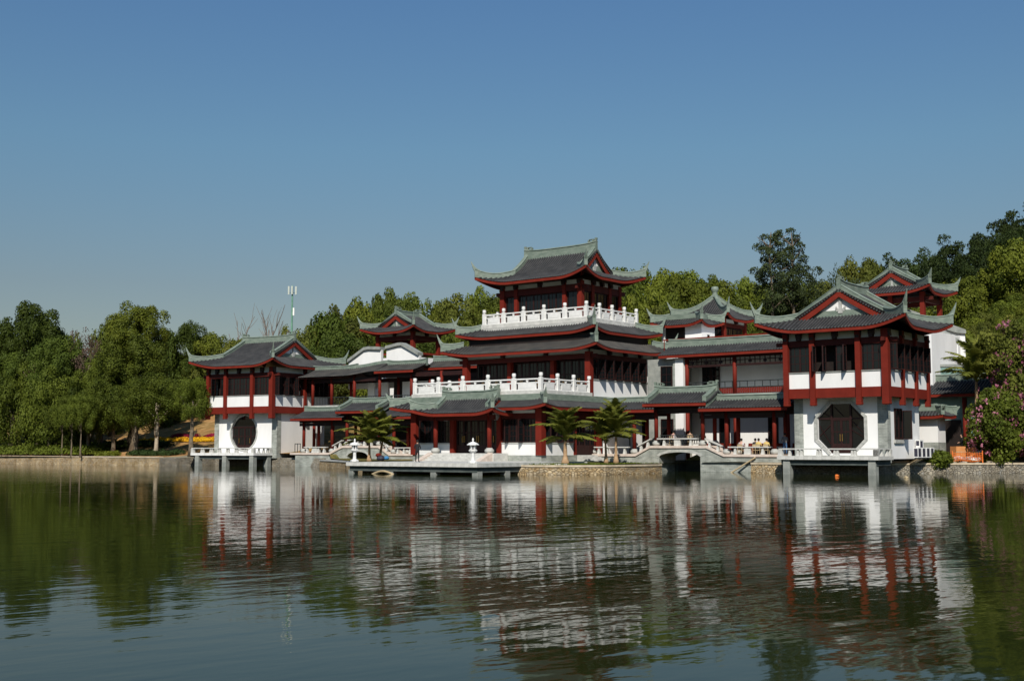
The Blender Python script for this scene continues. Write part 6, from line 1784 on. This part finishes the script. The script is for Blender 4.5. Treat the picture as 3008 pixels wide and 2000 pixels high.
leaf_heap('flower_bed', None, None, row(-78, -59, 19.3, 19.3, 330, .12, .6), 'flower_yellow', .16, 46, (.2, .4), F=FH)
leaf_heap('flower_bed', None, None, row(-71, -66.5, 20.7, 20.7, 100, .2, .5), 'flower_red', .16, 50, (.25, .5), F=FH)
leaf_heap('flower_bed', None, None, row(-64, -59.5, 20.7, 20.7, 100, .2, .5), 'flower_red', .16, 50, (.25, .5), F=FH)
leaf_heap('undergrowth', None, None, [(u, v, ground_uv(u, v)) for u, v in [(rng.uniform(-100, 60), rng.uniform(46, 120)) for _ in range(2600)]], 'leaf_olive', .55, 34, (.6, 1.5), F=FH)

# ------------------------------------------------------------------ stone lanterns, people and small things
def lantern(label, X, Y, z, h):
    T = thing('stone_lantern', label, 'lantern', W, (X, Y, z), 'white stone lanterns on the landing stage'); k = h / 1.95
    def L(name, prof, n, mat='marble'):
        MB().lathe(X, Y, [(r * k, z + zz * k) for r, zz in prof], n).build(name, M[mat], T)
    L('base', [(.36, 0), (.36, .10), (.22, .16), (.17, .2)], 6)
    L('shaft', [(.16, .2), (.13, .5), (.14, .78)], 8)
    L('tray', [(.16, .78), (.33, .92), (.33, 1.0), (.24, 1.04)], 6)
    L('light_box', [(.17, 1.04), (.17, 1.36)], 6, 'grille')
    for i in range(6):
        a = math.pi * i / 3; MB().boxc(X + .20 * k * math.cos(a), Y + .20 * k * math.sin(a), z + 1.04 * k, .09 * k, .09 * k, .33 * k, a).build('window_post', M['marble'], T)
    L('cap', [(.46, 1.37), (.48, 1.42), (.30, 1.56), (.12, 1.64)], 6)
    L('finial', [(.06, 1.64), (.06, 1.7), (.09, 1.78), (.05, 1.88), (.045, 1.95)], 8)
lantern('white stone lantern at the left end of the landing stage beside the palm', -9.9 - 3.6, 104.4, .92, 1.95)
lantern('white stone lantern at the right corner of the landing stage before the steps', -3.0, 93.6, .92, 1.92)

def skin_mat(name, c): return noisy(name, tuple(x * .85 for x in c), c, 6, .8, 3)
M['skin'] = skin_mat('skin', (.45, .27, .19)); M['hair'] = skin_mat('black_hair', (.012, .010, .010))
CL = dict(black=(.014, .014, .016), white=(.62, .62, .63), pink=(.60, .36, .30), yellow=(.62, .46, .16), blue=(.06, .13, .26), grey=(.16, .16, .17), tan=(.50, .32, .20), dark=(.03, .03, .035))
for k_, c_ in CL.items(): M['cloth_' + k_] = skin_mat('cloth_' + k_, c_)

def person(label, F, x, y, z, face, pose, top, bottom, sleeve=None, chair_label=None, group=None):
    """one continuous skinned body; local +x is the way the person faces. pose: 'stand' or 'sit' (z is what the feet stand on)"""
    sit = pose == 'sit'
    J = {}
    hz = .50 if sit else .93
    J['pel'] = (0, 0, hz); J['wst'] = (.0, 0, hz + .17); J['chs'] = (.01 if not sit else .05, 0, hz + .40); J['nck'] = (.02 if not sit else .08, 0, hz + .545)
    J['hd0'] = (.035 if not sit else .10, 0, hz + .63); J['hd1'] = (.045 if not sit else .115, 0, hz + .735); J['hd2'] = (.03 if not sit else .10, 0, hz + .81); J['nose'] = (.135 if not sit else .205, 0, hz + .70)
    for s, n in ((1, 'l'), (-1, 'r')):
        J['sh' + n] = (J['chs'][0], s * .19, hz + .47)
        if sit:
            J['el' + n] = (.10, s * .25, hz + .22); J['wr' + n] = (.30, s * .16, hz + .24)
            J['hp' + n] = (.02, s * .10, hz - .03); J['kn' + n] = (.42, s * .12, hz - .01); J['an' + n] = (.42, s * .12, .09); J['to' + n] = (.58, s * .13, .045)
        else:
            J['el' + n] = (.04, s * .27, hz + .20); J['wr' + n] = (.22, s * .14, hz + .12)
            J['hp' + n] = (0, s * .10, hz - .06); J['kn' + n] = (.015, s * .12, .50); J['an' + n] = (-.02, s * .12, .09); J['to' + n] = (.15, s * .14, .04)
    RAD = dict(pel=.145, wst=.125, chs=.15, nck=.055, hd0=.075, hd1=.10, hd2=.075, nose=.018)
    for n in 'lr': RAD.update({'sh' + n: .068, 'el' + n: .046, 'wr' + n: .032, 'hp' + n: .095, 'kn' + n: .062, 'an' + n: .042, 'to' + n: .036})
    E_ = [('pel', 'wst', 'top'), ('wst', 'chs', 'top'), ('chs', 'nck', 'top'), ('nck', 'hd0', 'skin'), ('hd0', 'hd1', 'skin'), ('hd1', 'hd2', 'skin'), ('hd1', 'nose', 'skin')]
    for n in 'lr':
        E_ += [('chs', 'sh' + n, 'top'), ('sh' + n, 'el' + n, 'slv'), ('el' + n, 'wr' + n, 'slv'), ('pel', 'hp' + n, 'bot'), ('hp' + n, 'kn' + n, 'bot'), ('kn' + n, 'an' + n, 'bot'), ('an' + n, 'to' + n, 'shoe')]
        s = 1 if n == 'l' else -1
        w = Vector(J['wr' + n]); d = (w - Vector(J['el' + n])).normalized(); a = Vector((0, 0, 1)).cross(d).normalized()
        J['pm' + n] = tuple(w + d * .075); RAD['pm' + n] = .030; E_.append(('wr' + n, 'pm' + n, 'skin'))
        for f, (off, ln) in enumerate(((-.028, .062), (-.010, .075), (.010, .07), (.026, .055))):
            b0 = w + d * .115 + a * off; b1 = b0 + d * ln * .6; b2 = b1 + (d * .6 - Vector((0, 0, .8))).normalized() * ln * .55
            J[f'f{f}{n}'] = tuple(b0); J[f'g{f}{n}'] = tuple(b1); J[f'h{f}{n}'] = tuple(b2)
            for q in 'fgh': RAD[f'{q}{f}{n}'] = .0095
            E_ += [('pm' + n, f'f{f}{n}', 'skin'), (f'f{f}{n}', f'g{f}{n}', 'skin'), (f'g{f}{n}', f'h{f}{n}', 'skin')]
        t0 = w + d * .06 - a * s * .038; t1 = t0 + d * .05 - a * s * .02
        J['t0' + n] = tuple(t0); J['t1' + n] = tuple(t1); RAD['t0' + n] = .012; RAD['t1' + n] = .010
        E_ += [('pm' + n, 't0' + n, 'skin'), ('t0' + n, 't1' + n, 'skin')]
    names = list(J); idx = {k: i for i, k in enumerate(names)}
    bm = bmesh.new(); ly = bm.verts.layers.skin.verify()
    bv = [bm.verts.new(J[k]) for k in names]
    for k, v in zip(names, bv): v[ly].radius = (RAD[k], RAD[k])
    bv[idx['pel']][ly].use_root = True
    for a, b_, _ in E_: bm.edges.new((bv[idx[a]], bv[idx[b_]]))
    me = bpy.data.meshes.new('body'); bm.to_mesh(me); bm.free()
    tmp = bpy.data.objects.new('tmp', me); COL.objects.link(tmp)
    sk = tmp.modifiers.new('skin', 'SKIN'); sk.use_smooth_shade = True
    sb_ = tmp.modifiers.new('sub', 'SUBSURF'); sb_.levels = 1; sb_.render_levels = 1
    dg = bpy.context.evaluated_depsgraph_get()
    body = bpy.data.meshes.new_from_object(tmp.evaluated_get(dg)); body.name = 'body'
    bpy.data.objects.remove(tmp)
    slots = ['skin', 'top', 'bot', 'slv', 'shoe']
    body.materials.clear()
    for q in (M['skin'], M['cloth_' + top], M['cloth_' + bottom], M['cloth_' + (sleeve or top)], M['cloth_black']): body.materials.append(q)
    segs = [(Vector(J[a]), Vector(J[b_]), slots.index(k)) for a, b_, k in E_]
    mis = []
    for p in body.polygons:
        c = p.center; best = (9, 0)
        for a, b_, k in segs:
            ab = b_ - a; t = max(0, min(1, (c - a).dot(ab) / max(ab.length_squared, 1e-9))); dd_ = (c - (a + ab * t)).length
            if dd_ < best[0]: best = (dd_, k)
        mis.append(best[1])
    body.polygons.foreach_set('material_index', mis)
    body.polygons.foreach_set('use_smooth', [True] * len(body.polygons))
    T = thing('person', label, 'person', F, (x, y, z), group)
    T.rotation_euler = (0, 0, -F.t + face)
    OFF[T.name] = (0, 0, 0)
    link_child('body', body, T)
    h1 = Vector(J['hd1']) + Vector((-.012, 0, .022))
    hm = MB(); lp = []
    for i in range(7):
        a = -0.75 + (math.pi / 2 + .75) * i / 6
        lp.append([(h1.x + .118 * math.cos(a) * math.cos(t) - (.02 if math.cos(t) > .3 else 0), h1.y + .112 * math.cos(a) * math.sin(t), h1.z + (.125 * math.sin(a) if math.cos(t) < .35 else max(.125 * math.sin(a), .045))) for t in [2 * math.pi * k / 12 for k in range(12)]])
    hm.loops(lp); hm.build('hair', M['hair'], T, smooth=True)
    ey = MB()
    for s in (-1, 1): ey.lathe(h1.x + .098, s * .036, [(.003, h1.z - .022), (.011, h1.z - .012), (.003, h1.z - .002)], 6)
    ey.build('eyes', M['hair'], T)
    if sit:
        CH = thing('chair', chair_label, 'chair', F, (x, y, z))
        CH.rotation_euler = T.rotation_euler; OFF[CH.name] = (0, 0, 0)
        MB().box(-.2, -.22, .34, .24, .22, .39).build('seat', M['bamboo'], CH)
        MB().box(-.25, -.21, .60, -.21, .21, .86).build('backrest', M['bamboo'], CH)
        for sx, sy in ((-.22, -.2), (-.22, .2), (.21, -.2), (.21, .2)):
            MB().box(sx - .02, sy - .02, 0, sx + .02, sy + .02, .86 if sx < 0 else .34).build('leg', M['bamboo'], CH)
    return T
HP = math.pi / 2
person('person in a black suit standing on the landing stage facing the hall', W, -7.65, 98.3, .92, HP - .25, 'stand', 'black', 'black')
person('person in a white and pink top seated behind the iron railing of the bridge', FG, -5.35, 1.35, 2.27, HP - .3, 'sit', 'pink', 'dark', 'white', 'chair of the person in white and pink on the bridge')
person('person in a tan top seated with the back to the lake on the bridge', FG, -3.65, 1.3, 2.27, HP + .2, 'sit', 'tan', 'dark', None, 'chair of the person in a tan top on the bridge')
person('person in dark clothes seated at the right end of the bridge', FG, -2.55, 1.6, 2.27, HP + .9, 'sit', 'dark', 'black', None, 'chair of the dark clothed person at the right end of the bridge')
person('person in a pink vest with white sleeves seated behind the low stone bench', FG, 1.3, 1.1, 1.53, HP - .1, 'sit', 'pink', 'dark', 'white', 'chair of the person in the pink vest')
person('person in dark clothes seated between the pink vest and first yellow shirt', FG, 2.35, 1.7, 1.53, HP + .3, 'sit', 'dark', 'dark', None, 'chair between the pink vest and the first yellow shirt')
person('person in a yellow shirt seated behind the bench, nearer the pink vest', FG, 2.85, 1.2, 1.53, HP + .1, 'sit', 'yellow', 'dark', None, 'chair of the yellow shirt nearer the pink vest')
person('person in a yellow shirt seated behind the bench, nearer the drum based column', FG, 3.55, 1.25, 1.53, HP + .1, 'sit', 'yellow', 'black', None, 'chair of the yellow shirt nearer the column')
person('person in blue jeans standing partly behind the gallery column by the octagon pavilion', FG, 5.25, 1.2, 1.53, HP + .6, 'stand', 'grey', 'blue')
person('person in a black jacket standing behind the orange boxes at the right', W, 38.7, 104.6, 1.5, math.pi, 'stand', 'black', 'black')
def table(label, F, x, y, z):
    T = thing('round_table', label, 'table', F, (x, y, z), None); OFF[T.name] = (0, 0, 0)
    MB().lathe(0, 0, [(.5, .70), (.5, .74)], 18).build('tabletop', M['wood'], T); MB().lathe(0, 0, [(.06, .05), (.05, .70)], 8).build('stem', M['iron'], T); MB().lathe(0, 0, [(.28, 0), (.24, .05)], 12).build('foot', M['iron'], T)
table('small round dark table on the bridge between the seated people', FG, -4.5, 1.75, 2.27)
table('small round dark table in the gallery before the yellow shirts', FG, 2.2, 2.25, 1.53)

# air conditioners
for i in range(4):
    x, y, z = 32.35, 16.2 + .95 * i, 1.18
    T = thing('air_conditioner', 'white outdoor air conditioner in the row on the ground by the octagon pavilion wall', 'air conditioner', FH, (x, y, z), 'air conditioners in the lower row')
    MB().box(x, y, z + .12, x + .36, y + .82, z + .92).build('casing', M['plastic_white'], T)
    MB().box(x + .04, y - .008, z + .2, x + .32, y - .001, z + .84).build('side_panel', M['grille'], T)
    MB().box(x + .362, y + .08, z + .2, x + .372, y + .6, z + .84).build('fan_grille', M['grille'], T)
    MB().box(x + .02, y + .08, z, x + .34, y + .16, z + .118).build('foot', M['iron'], T); MB().box(x + .02, y + .64, z, x + .34, y + .72, z + .118).build('foot', M['iron'], T)
x, y, z = 31.78, 18.2, 1.95
T = thing('air_conditioner', 'white outdoor air conditioner hung on the wall above the row on the ground', 'air conditioner', FH, (x, y, z))
MB().box(x, y, z, x + .36, y + .82, z + .78).build('casing', M['plastic_white'], T); MB().box(x + .362, y + .1, z + .1, x + .372, y + .6, z + .68).build('fan_grille', M['grille'], T); MB().box(x + .05, y - .008, z + .3, x + .3, y - .001, z + .7).build('side_panel', M['grille'], T)
MB().box(x - .02, y + .1, z - .1, x + .36, y + .15, z - .002).build('bracket', M['iron'], T)

# clutter on the right shore
def box_thing(name, label, cat, X, Y, z, sx, sy, h, mat, rot=.3, lid=True):
    T = thing(name, label, cat, W, (X, Y, z)); T.rotation_euler = (0, 0, rot); OFF[T.name] = (0, 0, 0)
    t = .03
    mb = MB(); mb.box(-sx / 2, -sy / 2, 0, sx / 2, -sy / 2 + t, h); mb.box(-sx / 2, sy / 2 - t, 0, sx / 2, sy / 2, h); mb.box(-sx / 2, -sy / 2 + t, 0, -sx / 2 + t, sy / 2 - t, h); mb.box(sx / 2 - t, -sy / 2 + t, 0, sx / 2, sy / 2 - t, h)
    mb.box(-sx / 2 + t, -sy / 2 + t, 0, sx / 2 - t, sy / 2 - t, t); mb.build('side', M[mat], T)
    MB().box(-sx / 2 - .02, -sy / 2 - .02, h * .45, sx / 2 + .02, -sy / 2 - .002, h * .55).build('band', M['bamboo'], T)
box_thing('crate', 'large orange board crate on the shore beside the gate wall', 'crate', 37.6, 102.6, 1.25, .95, .8, .95, 'box')
box_thing('crate', 'smaller orange board crate to the right of the large one', 'crate', 38.75, 102.9, 1.25, .75, .7, .85, 'box', -.1)
def lump(name, label, cat, X, Y, z, r, mat, flat=.6, seed=0, group=None):
    me = bpy.data.meshes.new(name); bm = bmesh.new(); bmesh.ops.create_icosphere(bm, subdivisions=3, radius=1)
    for v in bm.verts:
        k = 1 + .38 * noise.noise(v.co * 1.6 + Vector((seed * 7.1, 0, 0))) + .22 * noise.noise(v.co * 3.1 + Vector((0, seed * 3.3, 0)))
        v.co = Vector((v.co.x * r * k * 1.25, v.co.y * r * k, max(v.co.z * r * k * flat, -.25 * r)))
    bm.to_mesh(me); bm.free(); me.materials.append(M[mat])
    me.polygons.foreach_set('use_smooth', [True] * len(me.polygons))
    o = bpy.data.objects.new(name, me); COL.objects.link(o); o.location = (X, Y, z); o.rotation_euler = (0, 0, seed * 1.7); tag(o, label, cat, group)
lump('sack', 'pale full sack lying before the large orange crate', 'sack', 37.2, 101.5, 1.18, .42, 'sack', .5, 1)
lump('sack', 'grey sack lying on boards before the smaller orange crate', 'sack', 38.3, 101.3, 1.15, .55, 'sack', .4, 2)
lump('sack', 'white sack heaped against the pink bush behind the crates', 'sack', 39.5, 103.6, 1.6, .6, 'white_cloth', .6, 3)
for i, (X, Y, r) in enumerate(((33.7, 100.0, .32), (34.5, 100.2, .45), (35.6, 100.5, .4), (36.5, 101.0, .3), (35.0, 100.9, .35), (37.4, 100.9, .3), (38.5, 101.1, .28), (39.8, 101.3, .33), (41.2, 101.6, .3), (33.9, 100.7, .3))):
    lump('shore_rock', 'tan and grey rock heaped on top of the right shore wall', 'rock', X, Y, .82, r, 'rock', .55, i + 10, 'rocks on the right shore')
T = thing('barrier_net', 'bright orange plastic netting barrier sagging on the right shore', 'barrier', W, (37.6, 100.9, .9))
mb = MB()
r5 = random.Random(4)
for j in range(6):
    z = 1.0 + .13 * j; mb.tube([(36.5 + .3 * i, 100.75 + .05 * math.sin(i * 1.3 + j), z + .06 * math.sin(i * .9 + j)) for i in range(9)], .022, 4)
for i in range(13): mb.tube([(36.5 + .2 * i, 100.75, .95), (36.52 + .2 * i, 100.72, 1.35), (36.5 + .2 * i, 100.76, 1.72)], .02, 4)
mb.build('net', M['orange'], T)
for X in (36.45, 38.95): MB().box(X - .03, 100.75, .8, X + .03, 100.81, 1.85).build('stake', M['orange'], T)
mb = MB(); mb.bar((32.2, 99.0, .75), (33.5, 99.9, 1.22), .9, .06)
mb.top('plank_ramp', M['bamboo'], 'broad tan board leaning up from the shore wall to the air conditioners', 'plank', W, (32.8, 99.4, .9))
# pole against the bridge, hose under the stage, buoys, cloth bundle
mb = MB(); p0, p1 = (.95, -.55, -.1), (3.15, -.16, 1.28); mb.tube([p0, p1], .07, 7)
mb.top('bamboo_pole', M['bamboo'], 'bamboo pole leaning on the brick wall right of the arch', 'pole', FG, (2, -.3, .6))
mb = MB(); mb.tube([(-2.2 + 2.4 * i / 10 - .0, -10.15, -.06 + .28 * math.sin(math.pi * i / 10)) for i in range(11)], .09, 7)
mb.top('curved_pole', M['bamboo'], 'curved tan pole lying at the water below the landing stage', 'pole', FH, (-1, -10.1, 0))
mb = MB(); mb.tube([(8.9 + .12 * i, -4.9 + .25 * i * .2, .95 - .22 * i) for i in range(6)], .05, 6)
mb.top('pale_hose', M['sack'], 'pale hose hanging from the grass bed corner down to the water', 'hose', FH, (9.0, -4.8, .5))
for i, (X, Y, lab) in enumerate(((23.6, 88.5, 'small orange float on the water before the octagon pavilion'), (27.0, 83.5, 'small yellowish float on the water below the octagon pavilion deck corner'))):
    lump('float', lab, 'buoy', X, Y, .03, .13, 'orange' if i == 0 else 'bamboo', 1.0, 40 + i)
T = thing('cloth_bundle', 'heap of red and blue bundles beside the left lantern palm', 'bundle', W, (-12.4, 115.2, .85)); OFF[T.name] = (0, 0, 0)
def lumpc(name, dx, dz, r, mat):
    mb = MB(); mb.lathe(dx, 0, [(r * .5, dz), (r, dz + r * .4), (r * .95, dz + r * .8), (r * .5, dz + r * 1.2), (.04, dz + r * 1.3)], 10); mb.build(name, M[mat], T, smooth=True)
lumpc('grey_bundle', 0, 0, .42, 'grille'); lumpc('red_bundle', -.25, .38, .28, 'red'); M['cloth_sky'] = skin_mat('cloth_sky_blue', (.05, .20, .42)); lumpc('blue_bundle', .52, .1, .28, 'cloth_sky')
